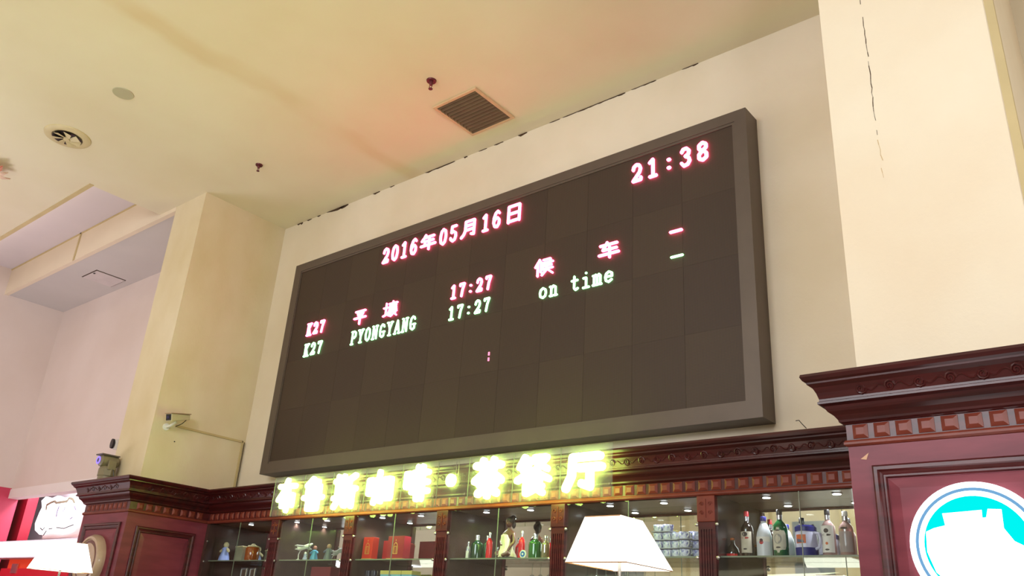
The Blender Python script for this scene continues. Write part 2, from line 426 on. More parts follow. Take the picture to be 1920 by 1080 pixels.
# sprinklers
SPR = mat('sprinkler_copper', (96, 40, 48), .4, metal=.4)
for px, py, lab, s in ((809, 151, 'small dark red sprinkler head beside the square ceiling grille', 1.0), (486, 309, 'small dark sprinkler head alone near the left column', .85)):
    c = at(px, py, 2, 4.524)
    sp = thing('sprinkler', lab, 'sprinkler', (c.x, c.y, ZC - .1 * s), 'ceiling sprinklers')
    bm = bm_new(); lathe(bm, [(.042 * s, -.012), (.046 * s, 0)], (c.x, c.y, ZC), 'z', 20); obj('escutcheon', bm, SPR, sp, True)
    bm = bm_new(); lathe(bm, [(.013 * s, -.05 * s), (.017 * s, -.04 * s), (.017 * s, -.008)], (c.x, c.y, ZC), 'z', 12)
    for q in (-1, 1): tube(bm, [(c.x + q * .012 * s, c.y, ZC - .045 * s), (c.x + q * .018 * s, c.y, ZC - .062 * s), (c.x + q * .004, c.y, ZC - .085 * s)], .0035, 6)
    obj('body', bm, SPR, sp, True)
    bm = bm_new(); lathe(bm, [(.018 * s, -.094 * s), (.020 * s, -.088 * s)], (c.x, c.y, ZC), 'z', 12); obj('deflector', bm, SPR, sp)
# hanging artificial flower at the left edge
c = at(-18, 318, 2, 4.44)
fl = thing('paper_flower', 'pink and cream paper flower hanging under the ceiling at left edge', 'decoration', (c.x, c.y, c.z - .05))
PET = mat('petal_cream', (222, 190, 168), .7, var=.12, scale=12); PET2 = mat('petal_pink', (206, 132, 108), .7, var=.2, scale=12)
for k in range(9):
    t = 2 * PI * k / 9 + .2; L_ = .2 if k % 2 else .24
    u = Vector((math.cos(t), math.sin(t) * .9, 0)); v = Vector((-math.sin(t), math.cos(t), 0)); bm = bm_new()
    rows = []
    for i, (s, hw, dz) in enumerate(((.02, .012, 0), (.35, .042, -.03), (.7, .04, -.035), (1, .004, -.015))):
        p = c + u * (s * L_) + Vector((0, 0, dz))
        rows.append([bm.verts.new(p - v * hw), bm.verts.new(p + Vector((0, 0, .012))), bm.verts.new(p + v * hw)])
    for a, b in zip(rows, rows[1:]):
        for j in (0, 1): bm.faces.new([a[j], a[j + 1], b[j + 1], b[j]])
    o = obj('petal', bm, PET2 if k % 3 == 0 else PET, fl); o.modifiers.new('solid', 'SOLIDIFY').thickness = .003
bm = bm_new(); tube(bm, [c, (c.x, c.y, ZC)], .004, 6); obj('wire', bm, STEEL, fl)

# ================================================================== LED DISPLAY BOARD
DX0, DX1, DZ0, DZ1 = -7.585, -2.113, 1.40 + E, 3.776 + E
SX0, SX1, SZ0, SZ1 = -7.46, -2.228, 1.522 + E, 3.664 + E
YF, YS = 5.0, 5.012
dis = thing('led_display_board', 'wide dark railway departure board with red and green text on the wall', 'display board', ((DX0 + DX1) / 2, 5.1, DZ0))
bm = bm_new()
box(bm, DX0, DX1, YF + .03, 5.2, DZ0, DZ1)
obj('housing', bm, HOUS, dis)
for a in ((DX0, DX1, SZ1 + .022, DZ1), (DX0, DX1, DZ0, SZ0 - .022), (DX0, SX0 - .012, SZ0 - .022, SZ1 + .022), (SX1 + .022, DX1, SZ0 - .022, SZ1 + .022)):
    obj('frame_bar', B(a[0], a[1], YF, YF + .031, a[2], a[3]), HOUS, dis)
for a in ((SX0 - .012, SX1 + .022, SZ1, SZ1 + .022), (SX0 - .012, SX1 + .022, SZ0 - .022, SZ0), (SX0 - .012, SX0, SZ0, SZ1), (SX1, SX1 + .022, SZ0, SZ1)):
    obj('inner_trim', B(a[0], a[1], YF + .005, YF + .03, a[2], a[3]), HOUS, dis)
def led_mat(i, rgb):
    m = mat('led_face_%d' % i, rgb, .55, spec=.35)
    nt = m.node_tree; n = nt.nodes; b = n['Principled BSDF']
    tc = n.new('ShaderNodeTexCoord'); mp = n.new('ShaderNodeMapping'); mp.inputs['Scale'].default_value = (90, 90, 90)
    vo = n.new('ShaderNodeTexVoronoi'); vo.inputs['Randomness'].default_value = 0; vo.inputs['Scale'].default_value = 1
    nt.links.new(tc.outputs['Object'], mp.inputs[0]); nt.links.new(mp.outputs[0], vo.inputs['Vector'])
    rp = n.new('ShaderNodeValToRGB'); rp.color_ramp.elements[0].position = .2; rp.color_ramp.elements[1].position = .45
    c = lin(rgb); rp.color_ramp.elements[0].color = (c[0] * 1.3, c[1] * 1.3, c[2] * 1.3, 1); rp.color_ramp.elements[1].color = (c[0] * .8, c[1] * .8, c[2] * .8, 1)
    nt.links.new(vo.outputs['Distance'], rp.inputs[0]); nt.links.new(rp.outputs[0], b.inputs['Base Color'])
    return m
LED = [led_mat(i, c) for i, c in enumerate(((63, 49, 40), (62, 48, 40), (66, 52, 42)))]
ncol, nrow = 12, 4
cw, rh = (SX1 - SX0) / ncol, (SZ1 - SZ0) / nrow
for i in range(ncol):
    for j in range(nrow):
        k = (i * 7 + j * 5) % 3 if (i, j) not in ((5, 0), (5, 1), (5, 2)) else 2
        obj('led_module', B(SX0 + i * cw + .0008, SX0 + (i + 1) * cw - .0008, YS, YF + .0301, SZ0 + j * rh + .0003, SZ0 + (j + 1) * rh - .0003), LED[k], dis)

G = {
 '0': [[(.5, 1), (.22, .88), (.12, .6), (.12, .4), (.22, .12), (.5, 0), (.78, .12), (.88, .4), (.88, .6), (.78, .88), (.5, 1)]],
 '1': [[(.2, .84), (.52, 1), (.52, 0)], [(.22, 0), (.82, 0)]],
 '2': [[(.14, .72), (.2, .9), (.45, 1), (.72, .93), (.84, .72), (.74, .5), (.12, .04), (.86, .04), (.88, .18)]],
 '3': [[(.16, .82), (.3, .97), (.6, .98), (.82, .82), (.76, .62), (.48, .53), (.78, .42), (.86, .22), (.68, .04), (.34, 0), (.14, .18)]],
 '5': [[(.84, .98), (.24, .98), (.2, .58), (.5, .64), (.8, .52), (.86, .3), (.74, .08), (.42, 0), (.16, .12), (.14, .22)]],
 '6': [[(.82, .86), (.62, 1), (.34, .9), (.14, .6), (.12, .3), (.3, .04), (.6, 0), (.84, .18), (.84, .42), (.62, .58), (.34, .54), (.14, .38)]],
 '7': [[(.14, .84), (.14, .97), (.86, .97), (.58, .5), (.46, 0)]],
 '8': [[(.5, 1), (.2, .88), (.2, .66), (.5, .54), (.82, .36), (.82, .12), (.5, 0), (.18, .12), (.18, .36), (.5, .54), (.8, .68), (.8, .88), (.5, 1)]],
 ':': [[(.44, .66), (.56, .66)], [(.44, .18), (.56, .18)]],
 'K': [[(.22, 1), (.22, 0)], [(.05, 1), (.38, 1)], [(.05, 0), (.38, 0)], [(.8, 1), (.26, .45)], [(.42, .6), (.8, 0)], [(.66, 1), (.95, 1)], [(.62, 0), (.98, 0)]],
 'P': [[(.22, 1), (.22, 0)], [(.05, 0), (.42, 0)], [(.05, 1), (.6, 1), (.84, .88), (.84, .62), (.6, .48), (.22, .48)]],
 'Y': [[(.15, 1), (.5, .48), (.85, 1)], [(.5, .48), (.5, 0)], [(.3, 0), (.7, 0)], [(.02, 1), (.3, 1)], [(.7, 1), (.98, 1)]],
 'O': [[(.5, 1), (.2, .86), (.1, .5), (.2, .14), (.5, 0), (.8, .14), (.9, .5), (.8, .86), (.5, 1)]],
 'N': [[(.18, 0), (.18, 1), (.8, 0), (.8, 1)], [(.02, 1), (.2, 1)], [(.02, 0), (.34, 0)], [(.64, 1), (.96, 1)]],
 'G': [[(.82, .78), (.7, .94), (.48, 1), (.2, .86), (.1, .5), (.2, .12), (.5, 0), (.8, .1), (.8, .4), (.55, .4)], [(.8, .4), (.95, .4)]],
 'A': [[(.12, 0), (.5, 1), (.88, 0)], [(.28, .34), (.72, .34)], [(0, 0), (.26, 0)], [(.72, 0), (1, 0)]],
 'o': [[(.5, .66), (.2, .54), (.12, .33), (.2, .1), (.5, 0), (.8, .1), (.88, .33), (.8, .54), (.5, .66)]],
 'n': [[(.06, .62), (.24, .62), (.24, 0)], [(.08, 0), (.4, 0)], [(.24, .5), (.5, .66), (.76, .56), (.78, 0)], [(.62, 0), (.95, 0)]],
 't': [[(.42, .9), (.42, .12), (.6, 0), (.86, .08)], [(.12, .63), (.8, .63)]],
 'i': [[(.48, .95), (.52, .95)], [(.2, .63), (.52, .63), (.52, 0)], [(.18, 0), (.86, 0)]],
 'm': [[(.0, .62), (.14, .62), (.14, 0)], [(.0, 0), (.26, 0)], [(.14, .54), (.34, .66), (.5, .56), (.5, 0)], [(.5, .54), (.7, .66), (.86, .56), (.86, 0)], [(.4, 0), (.6, 0)], [(.76, 0), (1, 0)]],
 'e': [[(.14, .35), (.88, .35), (.84, .55), (.5, .66), (.2, .54), (.12, .33), (.2, .1), (.5, 0), (.84, .12)]],
 '-': [[(0, .5), (1, .5)]],
 '年': [[(.3, 1), (.2, .82), (.05, .64)], [(.24, .84), (.86, .84)], [(.27, .57), (.84, .57)], [(.27, .57), (.27, .32)], [(.02, .3), (.98, .3)], [(.56, .84), (.56, 0)]],
 '月': [[(.26, .98), (.26, .4), (.18, .16), (.03, 0)], [(.26, .98), (.8, .98), (.8, .05), (.64, .1)], [(.26, .7), (.8, .7)], [(.26, .42), (.8, .42)]],
 '日': [[(.2, 0), (.2, 1), (.82, 1), (.82, 0)], [(.2, .53), (.82, .53)], [(.2, .06), (.82, .06)]],
 '平': [[(.1, .95), (.9, .95)], [(.28, .8), (.36, .62)], [(.74, .82), (.64, .62)], [(.02, .46), (.98, .46)], [(.5, .95), (.5, 0)]],
 '壤': [[(.0, .65), (.34, .65)], [(.18, .95), (.18, .15)], [(.0, .1), (.36, .22)], [(.68, 1), (.68, .88)], [(.4, .87), (1, .87)],
        [(.46, .76), (.62, .76), (.62, .66), (.46, .66), (.46, .76)], [(.76, .76), (.92, .76), (.92, .66), (.76, .66), (.76, .76)], [(.45, .56), (.95, .56)], [(.42, .44), (.97, .44)],
        [(.57, .56), (.57, .32)], [(.81, .56), (.81, .32)], [(.38, .31), (1, .31)], [(.62, .31), (.4, .08)], [(.56, .2), (.56, .0), (.7, .1)], [(.66, .3), (1, 0)], [(.92, .22), (.8, .14)]],
 '候': [[(.26, 1), (.02, .58)], [(.16, .78), (.16, 0)], [(.34, .85), (.34, .2)], [(.46, .93), (.86, .93), (.86, .74)], [(.4, .73), (1, .73)], [(.54, .7), (.42, .46)],
        [(.48, .55), (.93, .55)], [(.4, .35), (1, .35)], [(.69, .55), (.64, .28), (.4, 0)], [(.7, .3), (1, 0)]],
 '车': [[(.08, .85), (.9, .85)], [(.42, 1), (.2, .53), (.88, .53)], [(.02, .24), (.98, .24)], [(.54, .68), (.54, 0)]],
 '布': [[(.08, .8), (.92, .8)], [(.48, 1), (.3, .6), (.08, .36)], [(.3, .5), (.3, .14)], [(.3, .5), (.84, .5), (.84, .16), (.72, .18)], [(.57, .66), (.57, 0)]],
 '鲁': [[(.42, 1), (.12, .78)], [(.36, .9), (.7, .9), (.62, .8)], [(.2, .74), (.8, .74), (.8, .47), (.2, .47), (.2, .74)], [(.2, .6), (.8, .6)], [(.5, .74), (.5, .47)], [(.02, .37), (.98, .37)],
        [(.27, .27), (.75, .27), (.75, 0), (.27, 0), (.27, .27)], [(.27, .14), (.75, .14)]],
 '斯': [[(.02, .82), (.54, .82)], [(.15, .98), (.15, .28)], [(.42, .98), (.42, .28)], [(.15, .64), (.42, .64)], [(.15, .46), (.42, .46)], [(.0, .28), (.56, .28)], [(.18, .18), (.04, 0)], [(.38, .18), (.52, .03)],
        [(.94, .98), (.68, .86), (.66, .4), (.56, .03)], [(.66, .56), (1, .56)], [(.86, .56), (.86, 0)]],
 '咖': [[(.02, .75), (.22, .75), (.22, .32), (.02, .32), (.02, .75)], [(.32, .74), (.62, .74), (.58, .05), (.48, .1)], [(.46, 1), (.43, .5), (.28, .02)], [(.74, .75), (.98, .75), (.98, .14), (.74, .14), (.74, .75)]],
 '啡': [[(.02, .8), (.2, .8), (.2, .4), (.02, .4), (.02, .8)], [(.52, 1), (.52, 0)], [(.72, 1), (.72, 0)], [(.34, .82), (.52, .82)], [(.34, .52), (.52, .52)], [(.3, .22), (.52, .26)], [(.72, .82), (.96, .82)], [(.72, .52), (.96, .52)], [(.72, .24), (.98, .24)]],
 '茶': [[(.04, .86), (.96, .86)], [(.3, 1), (.3, .74)], [(.7, 1), (.7, .74)], [(.5, .74), (.02, .42)], [(.5, .74), (.98, .42)], [(.2, .32), (.8, .32)], [(.5, .52), (.5, 0)], [(.46, .28), (.16, .06)], [(.54, .28), (.84, .06)]],
 '餐': [[(.24, 1), (.08, .72)], [(.18, .9), (.42, .9), (.2, .62)], [(.55, .96), (.9, .96), (.6, .64)], [(.58, .84), (.92, .64)], [(.5, .62), (.02, .36)], [(.5, .62), (.98, .36)], [(.3, .42), (.7, .42), (.7, .2), (.3, .2), (.3, .42)],
        [(.3, .42), (.3, 0), (.5, .08)], [(.3, .31), (.7, .31)], [(.78, .18), (.56, .1)], [(.5, .2), (.8, 0)]],
 '厅': [[(.18, .95), (.95, .95)], [(.18, .95), (.16, .4), (.0, .02)], [(.36, .62), (1, .62)], [(.68, .62), (.68, .04), (.46, .14)]],
}
RED = emis('red_led', (1.0, .065, .17), 19.0)
GRN = emis('green_led', (.30, 1.0, .36), 7.0)
U, V, N = Vector((1, 0, 0)), Vector((0, 0, 1)), Vector((0, -1, 0))
def text(s, x0, z0, pitch, h, m, wd, gw=.86, wide=None):
    x = x0
    for ch in s:
        cwid = pitch * (2 if ord(ch) > 255 else 1)
        if ch != ' ':
            bm = bm_new()
            ribbon(bm, G[ch], (x + cwid * (1 - gw) / 2 + wd / 2, YS, z0 + E + wd / 2), U, V, N, cwid * gw - wd, h - wd, wd, .014 if m is RED else .009, 6)
            obj('lit_character', bm, m, dis, label=('glowing red' if m is RED else 'glowing pale green') + ' LED character')
        x += cwid
text('2016年05月16日', -6.105, 3.43, .1355, .185, RED, .024, .84)
text('21:38', -3.13, 3.43, .1455, .18, RED, .026, .84)
text('K27', -7.195, 2.845, .108, .148, RED, .020)
text('平', -6.42, 2.82, .105, .165, RED, .020, .95)
text('壤', -5.97, 2.815, .105, .17, RED, .016, .98)
text('17:27', -5.065, 2.825, .106, .145, RED, .020)
text('候', -4.075, 2.82, .107, .165, RED, .018, .96)
text('车', -3.425, 2.82, .109, .155, RED, .021, .98)
text('-', -2.775, 2.826, .12, .148, RED, .020, .95)
text('K27', -7.19, 2.61, .110, .148, GRN, .019)
text('PYONGYANG', -6.425, 2.615, .1065, .150, GRN, .017, .9)
text('17:27', -5.07, 2.618, .1065, .140, GRN, .019)
text('on time', -4.02, 2.610, .1085, .150, GRN, .0175, .92)
text('-', -2.772, 2.617, .12, .148, GRN, .017, .92)
for za, zb in ((2.155, 2.185), (2.205, 2.235)):
    obj('lit_mark', B(-4.527, -4.513, YS - .008, YS, za + E, zb + E), emis('red_led_dim', (1, .25, .4), 2.0) if 'red_led_dim' not in MATS else MATS['red_led_dim'], dis)

# ================================================================== BAR BACK CABINET, with clad columns at both ends
YM = 4.917; LBX0, LBX1, LBY = -9.19, -8.24, 4.04; RBX0, RBX1, RBY = -1.25, -.275, 3.908
path = [Vector(p) for p in ((LBX0, 4.45), (LBX0, LBY), (LBX1, LBY), (LBX1, YM), (RBX0, YM), (RBX0, RBY), (RBX1, RBY), (RBX1, 4.6))]
def nrm(a, b): d = (b - a).normalized(); return Vector((d.y, -d.x))
mit = []
for i in range(len(path)):
    n1 = nrm(path[max(i - 1, 0)], path[max(i - 1, 0) + 1]); n2 = nrm(path[min(i, len(path) - 2)], path[min(i, len(path) - 2) + 1])
    mit.append((n1 + n2) / (1 + n1.dot(n2)))
PROF = [(0, 1.235), (.146, 1.235), (.149, 1.222), (.140, 1.206), (.127, 1.198), (.126, 1.190), (.106, 1.175), (.094, 1.150), (.086, 1.122), (.086, 1.112), (.093, 1.108), (.093, 1.098),
        (.070, 1.090), (.066, 1.076), (.060, 1.066), (.040, 1.050), (.030, 1.036), (.026, 1.030), (.024, 1.020), (.012, 1.015), (.006, 1.010), (0, 1.009)]
FIL = [(0, .938), (.008, .936), (.014, .926), (.014, .916), (.006, .908), (0, .906)]
def sweep(bm, prof, i0, i1, back=.03):
    rings = []
    pr = [(-back, prof[0][1])] + list(prof) + [(-back, prof[-1][1])]
    for i in range(i0, i1 + 1):
        rings.append([bm.verts.new((path[i].x + mit[i].x * p, path[i].y + mit[i].y * p, z + E)) for p, z in pr])
    k = len(pr)
    for a, b in zip(rings, rings[1:]):
        for j in range(k): bm.faces.new([a[j], a[(j + 1) % k], b[(j + 1) % k], b[j]])
    bm.faces.new(rings[0]); bm.faces.new(rings[-1][::-1])
def mouldings(parent, i0, i1):
    bm = bm_new(); sweep(bm, PROF, i0, i1); obj('cornice', bm, WOODH, parent)
    bm = bm_new(); sweep(bm, FIL, i0, i1); obj('lower_bead', bm, WOODL, parent)
    bm = bm_new(); sweep(bm, [(.0015, 1.012), (.0015, .936)], i0, i1, .001); obj('dentil_band', bm, WOOD, parent)
def dentils(parent, i, pitch=.0945):
    a, b = path[i], path[i + 1]; L_ = (b - a).length; d = (b - a).normalized(); n = nrm(a, b)
    k = int((L_ - .03) / pitch); s0 = (L_ - (k - 1) * pitch) / 2
    me = None
    for q in range(k):
        cpt = a + d * (s0 + q * pitch)
        if me is None:
            bm = bm_new(); hw, hh, t, dp = .034, .0325, .017, .014
            base = [bm.verts.new((sx * hw * d.x + 0, sx * hw * d.y, sz * hh)) for sx, sz in ((-1, -1), (1, -1), (1, 1), (-1, 1))]
            rim = [bm.verts.new((sx * hw * d.x + n.x * .004, sx * hw * d.y + n.y * .004, sz * hh)) for sx, sz in ((-1, -1), (1, -1), (1, 1), (-1, 1))]
            top = [bm.verts.new((sx * t * d.x + n.x * dp, sx * t * d.y + n.y * dp, sz * .016)) for sx, sz in ((-1, -1), (1, -1), (1, 1), (-1, 1))]
            for A_, B_ in ((base, rim), (rim, top)):
                for j in range(4): bm.faces.new([A_[j], A_[(j + 1) % 4], B_[(j + 1) % 4], B_[j]])
            bm.faces.new(top); bm.faces.new(base[::-1]); bmesh.ops.recalc_face_normals(bm, faces=bm.faces)
            me = bpy.data.meshes.new('dentil_block'); bm.to_mesh(me); bm.free(); me.materials.append(WOODL)
        o = bpy.data.objects.new('dentil_block', me); C.objects.link(o); o.parent = parent
        o.location = Vector((cpt.x, cpt.y, .974 + E)) - parent.location
def carving(parent, i, pitch=.13):
    """scroll relief on the cove: spirals joined by a wavy stem"""
    a, b = path[i], path[i + 1]; L_ = (b - a).length; d = (b - a).normalized(); n = nrm(a, b)
    k = int((L_ - .1) / pitch); s0 = (L_ - (k - 1) * pitch) / 2
    def P(s, z):                                    # point on the cove surface
        t = min(1, max(0, (z - 1.122) / (1.175 - 1.122))); p = .086 + (.106 - .086) * t ** 1.5 + .0015
        q = a + d * s + n * p; return Vector((q.x, q.y, z + E))
    D3 = Vector((d.x, d.y, 0))
    for q in range(k):
        s = s0 + q * pitch; bm = bm_new(); pts = []
        up = 1 if q % 2 else -1
        for j in range(15):
            t = j / 14; r = .024 * (1 - .72 * t); an = t * 3.4 * PI
            pts.append(P(s + r * math.cos(an), 1.147 + up * r * math.sin(an)))
        tube(bm, pts, .0056, 5)
        pts = [P(s + .021 + (pitch - .042) * t, 1.147 + .012 * math.sin(2 * PI * t) * up) for t in [j / 6 for j in range(7)]]
        if q < k - 1: tube(bm, pts, .0035, 5)
        obj('carved_scroll', bm, WOODH, parent)
def panel_ring(bm, o, u, v, n, a0, a1, b0, b1, prof):
    """mitred rectangular moulding: prof = (inset, height) list"""
    rings = []
    for a, b, sa, sb in ((a0, b0, 1, 1), (a1, b0, -1, 1), (a1, b1, -1, -1), (a0, b1, 1, -1)):
        rings.append([bm.verts.new(o + u * (a + sa * i_) + v * (b + sb * i_) + n * h) for i_, h in prof])
    k = len(prof)
    for q in range(4):
        A_, B_ = rings[q], rings[(q + 1) % 4]
        for j in range(k - 1): bm.faces.new([A_[j], A_[j + 1], B_[j + 1], B_[j]])
MOULD = [(0, 0), (0, .012), (.008, .018), (.022, .018), (.030, .008), (.040, .006), (.046, .012), (.054, .012), (.060, 0)]
def panelled(parent, o, u, v, n, a0, a1, b0, b1):
    bm = bm_new(); panel_ring(bm, o, u, v, n, a0, a1, b0, b1, MOULD); obj('panel_moulding', bm, WOOD, parent)
    bm = bm_new(); g = .062
    panel_ring(bm, o, u, v, n, a0 + g, a1 - g, b0 + g, b1 - g, [(0, 0), (.002, .002), (.045, .009)])
    A0, A1, B0, B1 = a0 + g + .045, a1 - g - .045, b0 + g + .045, b1 - g - .045
    prism(bm, [(A0, B0), (A1, B0), (A1, B1), (A0, B1)], o, u, v, n, .009)
    obj('raised_panel', bm, WOODB, parent)

cabn = thing('bar_back_cabinet', 'long mahogany glass-fronted bar cabinet with mirrored back under the display board', 'cabinet', (-4.75, 5.1, 0))
mouldings(cabn, 3, 4); dentils(cabn, 3, .0915); carving(cabn, 3, .115)
bm = bm_new(); box(bm, LBX1, RBX0, YM, YM + .04, .906 + E, 1.23 + E); obj('frieze', bm, WOODL, cabn)
obj('top_board', B(LBX1, RBX0, YM + .04, 5.2, 1.0 + E, 1.235 + E), WOOD, cabn)
obj('soffit_board', B(LBX1, RBX0, YM + .04, 5.29, .916 + E, .94 + E), SOFFIT, cabn)
obj('base_unit', B(LBX1, RBX0, YM, 5.3, 0, .95), WOOD, cabn)
PXS = [-2.482, -3.642, -4.79, -5.925, -7.02]
edges = [LBX1] + sorted(PXS) + [RBX0]
for x in PXS:
    bm = bm_new(); box(bm, x - .055, x + .055, YM - .006, YM + .03, .95, .745 + E)
    box(bm, x - .058, x - .040, YM - .012, YM - .006, .95, .70 + E)
    box(bm, x + .040, x + .058, YM - .012, YM - .006, .95, .70 + E)
    for q in range(4): box(bm, x - .030 + q * .017, x - .021 + q * .017, YM - .012, YM - .006, .95, .70 + E)
    box(bm, x - .058, x + .058, YM - .012, YM - .006, .70 + E, .745 + E)
    pl = obj('fluted_pilaster', bm, WOOD, cabn)
    cp = obj('capital', B(x - .062, x + .062, YM - .02, YM + .03, .745 + E, .906 + E), WOODL if x == PXS[0] else WOOD, pl, bevel=.004)
    bm = bm_new()
    for sgn in (-1, 1):
        for zz in (.80, .855):
            tube(bm, [(x + sgn * (.028 + .016 * (1 - t) * math.cos(t * 9)), YM - .022, zz + E + .016 * (1 - t) * math.sin(t * 9)) for t in [j / 10 for j in range(11)]], .003, 5)
    tube(bm, [(x, YM - .022, .77 + E), (x, YM - .022, .885 + E)], .003, 5)
    obj('capital_scroll', bm, WOODL, pl)
    obj('partition', B(x - .05, x + .05, YM + .03, 5.28, .95, .916 + E), INNER, cabn)
obj('partition', B(LBX1, LBX1 + .05, YM + .0, 5.28, .95, .916 + E), INNER, cabn)
obj('partition', B(RBX0 - .09, RBX0, YM + .0, 5.28, .95, .916 + E), INNER, cabn)
DL = emis('downlight_lens', (.92, .95, 1.0), 14)
SHZ = .547
lights = [[-7.735], [-6.97, -6.505], [-5.735, -5.25], [-4.509, -4.06], [-3.336, -2.90], [-2.168, -1.728]]
for i, (a, b) in enumerate(zip(edges, edges[1:])):
    x0 = a + (.05 if i == 0 else .05); x1 = b - (.09 if i == 5 else .05)
    obj('mirror_back', B(x0, x1, 5.28, 5.29, .95, .916 + E), MIRROR, cabn)
    sh = obj('glass_shelf', B(x0 + .004, x1 - .004, 4.975, 5.275, SHZ + E - .010, SHZ + E), SHELFG, cabn)
    obj('shelf_edge', B(x0 + .004, x1 - .004, 4.972, 4.975, SHZ + E - .010, SHZ + E), EDGE, sh)
    sh = obj('glass_shelf', B(x0 + .004, x1 - .004, 4.975, 5.275, .12 + E, .13 + E), SHELFG, cabn)
    mid = (x0 + x1) / 2
    for (d0, d1, hx) in ((x0, mid - .002, x0 + .02), (mid + .002, x1, x1 - .02)):
        dr = obj('glass_door', B(d0, d1, YM - .001, YM + .004, .96, .904 + E), GLASS, cabn)
        ex = mid - .002 if d1 < mid else mid
        obj('polished_edge', B(ex, ex + .002, YM - .002, YM + .005, .96, .904 + E), EDGE, dr)
        for hz in (.73, .53):
            bm = bm_new(); lathe(bm, [(.006, 0), (.011, .004), (.011, .012), (.006, .016)], (hx, YM - .001, hz + E), 'y', 12)
            obj('hinge_button', bm, STEEL, dr, True)
    for lx in lights[i]:
        bm = bm_new(); lathe(bm, [(.030, 0), (.034, -.004), (.026, -.006)], (lx, 5.11, .916 + E), 'z', 20)
        d = obj('downlight', bm, STEEL, cabn, True)
        bm = bm_new(); lathe(bm, [(.024, -.008), (.024, -.005)], (lx, 5.11, .916 + E), 'z', 20)
        obj('lens', bm, DL, d)
        s = spot('cabinet_lamp', (lx, 5.11, .895 + E), (lx, 5.11, 0), 8.0 if i > 3 else 6.0, (.93, .95, 1.0), 2.3, .6, .02)

def block(name, label, x0, x1, yf, i0, i1, cx, side=0):
    t = thing(name, label, 'cabinet', ((x0 + x1) / 2, (yf + COLY) / 2, 0))
    zt = 1.0 + E
    # the cladding: front board and two side boards wrapped around the plastered column
    obj('front_board', B(x0, x1, yf, yf + .025, 0, zt), WOODB, t)
    ya = YM if side == 1 else 4.45
    yb = YM if side == -1 else 4.45
    l = obj('side_board', B(x0, x0 + .012, yf + .025, yb, 0, zt), WOODB, t)
    r = obj('side_board', B(x1 - .012, x1, yf + .025, ya, 0, zt), WOODB, t)
    mouldings(t, i0, i1)
    for i in range(i0, i1):
        dentils(t, i); carving(t, i, .125)
    obj('frieze', B(x0 + .001, x1 - .001, yf + .001, yf + .04, .99 + E, 1.23 + E), WOODH, t)
    hw = .392
    panelled(t, Vector((cx, yf, 0)), U, V, N, -hw, hw, 1.0, .813 + E)
    if side == 1:
        panelled(t, Vector((x1, 0, 0)), Vector((0, 1, 0)), V, Vector((1, 0, 0)), yf + .11, YM - .12, 1.0, .79 + E)
    return t
lb = block('column_cladding', 'mahogany panelled column cladding at left end with a beige roundel', LBX0, LBX1, LBY, 0, 3, -8.715, 1)
rb = block('column_cladding', 'mahogany panelled column cladding at right end with a lit round sign', RBX0, RBX1, RBY, 4, 7, -.7594, -1)
# chip in the varnish of the right block
bm = bm_new(); p = [at(a, b, 1, RBY) for a, b in ((1614, 861), (1629, 849), (1625, 862))]
prism(bm, [(q.x, q.z) for q in p], (0, RBY - .0012, 0), U, V, N, .0008)
obj('varnish_chip', bm, mat('bare_wood', (214, 170, 140), .8), rb)
# splintered wire ends sticking up from the cornices
for pts, y in (([(1492, 789), (1498, 788), (1504, 795), (1512, 803)], 4.85), ([(1783, 668), (1783, 663)], 3.85)):
    bm = bm_new(); tube(bm, [at(a, b, 1, y) for a, b in pts], .0025, 5)
    tag(obj('loose_wire', bm, DARK), 'thin dark wire end poking up behind the %s cornice' % ('low middle' if y > 4 else 'right hand'), 'wire')

# round sign on the right block
cx, cz, cr, yb = -.7594, .4506 + E, .2568, RBY - .009
rs = thing('round_light_sign', 'round glowing turquoise and white sign on the right mahogany panel', 'sign', (cx, yb, cz - cr))
WG = emis('sign_white_light', (.97, .99, 1.0), 3.2); CY = emis('sign_cyan_light', (0.0, .92, .90), 1.0); RB_ = emis('sign_blue_ring', (.19, .42, .70), 1.0)
bm = bm_new(); lathe(bm, [(cr, 0), (cr, .054), (cr - .006, .060)], (cx, yb, cz), 'y', 64); obj('sign_case', bm, WG, rs)
bm = bm_new(); lathe(bm, [(.232, .060), (.232, .0612)], (cx, yb, cz), 'y', 64); obj('blue_ring', bm, RB_, rs)
bm = bm_new(); lathe(bm, [(.219, .060), (.219, .0622)], (cx, yb, cz), 'y', 64); obj('white_ring', bm, WG, rs)
bm = bm_new(); lathe(bm, [(.198, .060), (.198, .0632)], (cx, yb, cz), 'y', 64); obj('sign_face', bm, CY, rs)
yq = yb - .0635
def sp_(x, y): return at(1640 + x / 4.911, 860 + y / 4.911, 1, yq)
def clip(p):
    v = Vector((p.x - cx, p.z - cz)); 
    if v.length > .197: v = v.normalized() * .197
    return (v.x, v.y)
poly = [(545, 640), (650, 615), (622, 505), (985, 472), (992, 545), (1028, 540), (1040, 462), (1168, 466), (1190, 640), (1290, 760), (1375, 800)]
pts = [clip(sp_(*q)) for q in poly] + [(.19, .03), (.175, -.05), (.16, -.1), (.1, -.165), (0, -.19), (-.1, -.165), (-.165, -.1), (-.19, -.02), (-.185, .06)]
bm = bm_new(); prism(bm, pts[::-1], (cx, yb - .0632, cz), U, V, N, .0014); obj('white_emblem', bm, WG, rs)
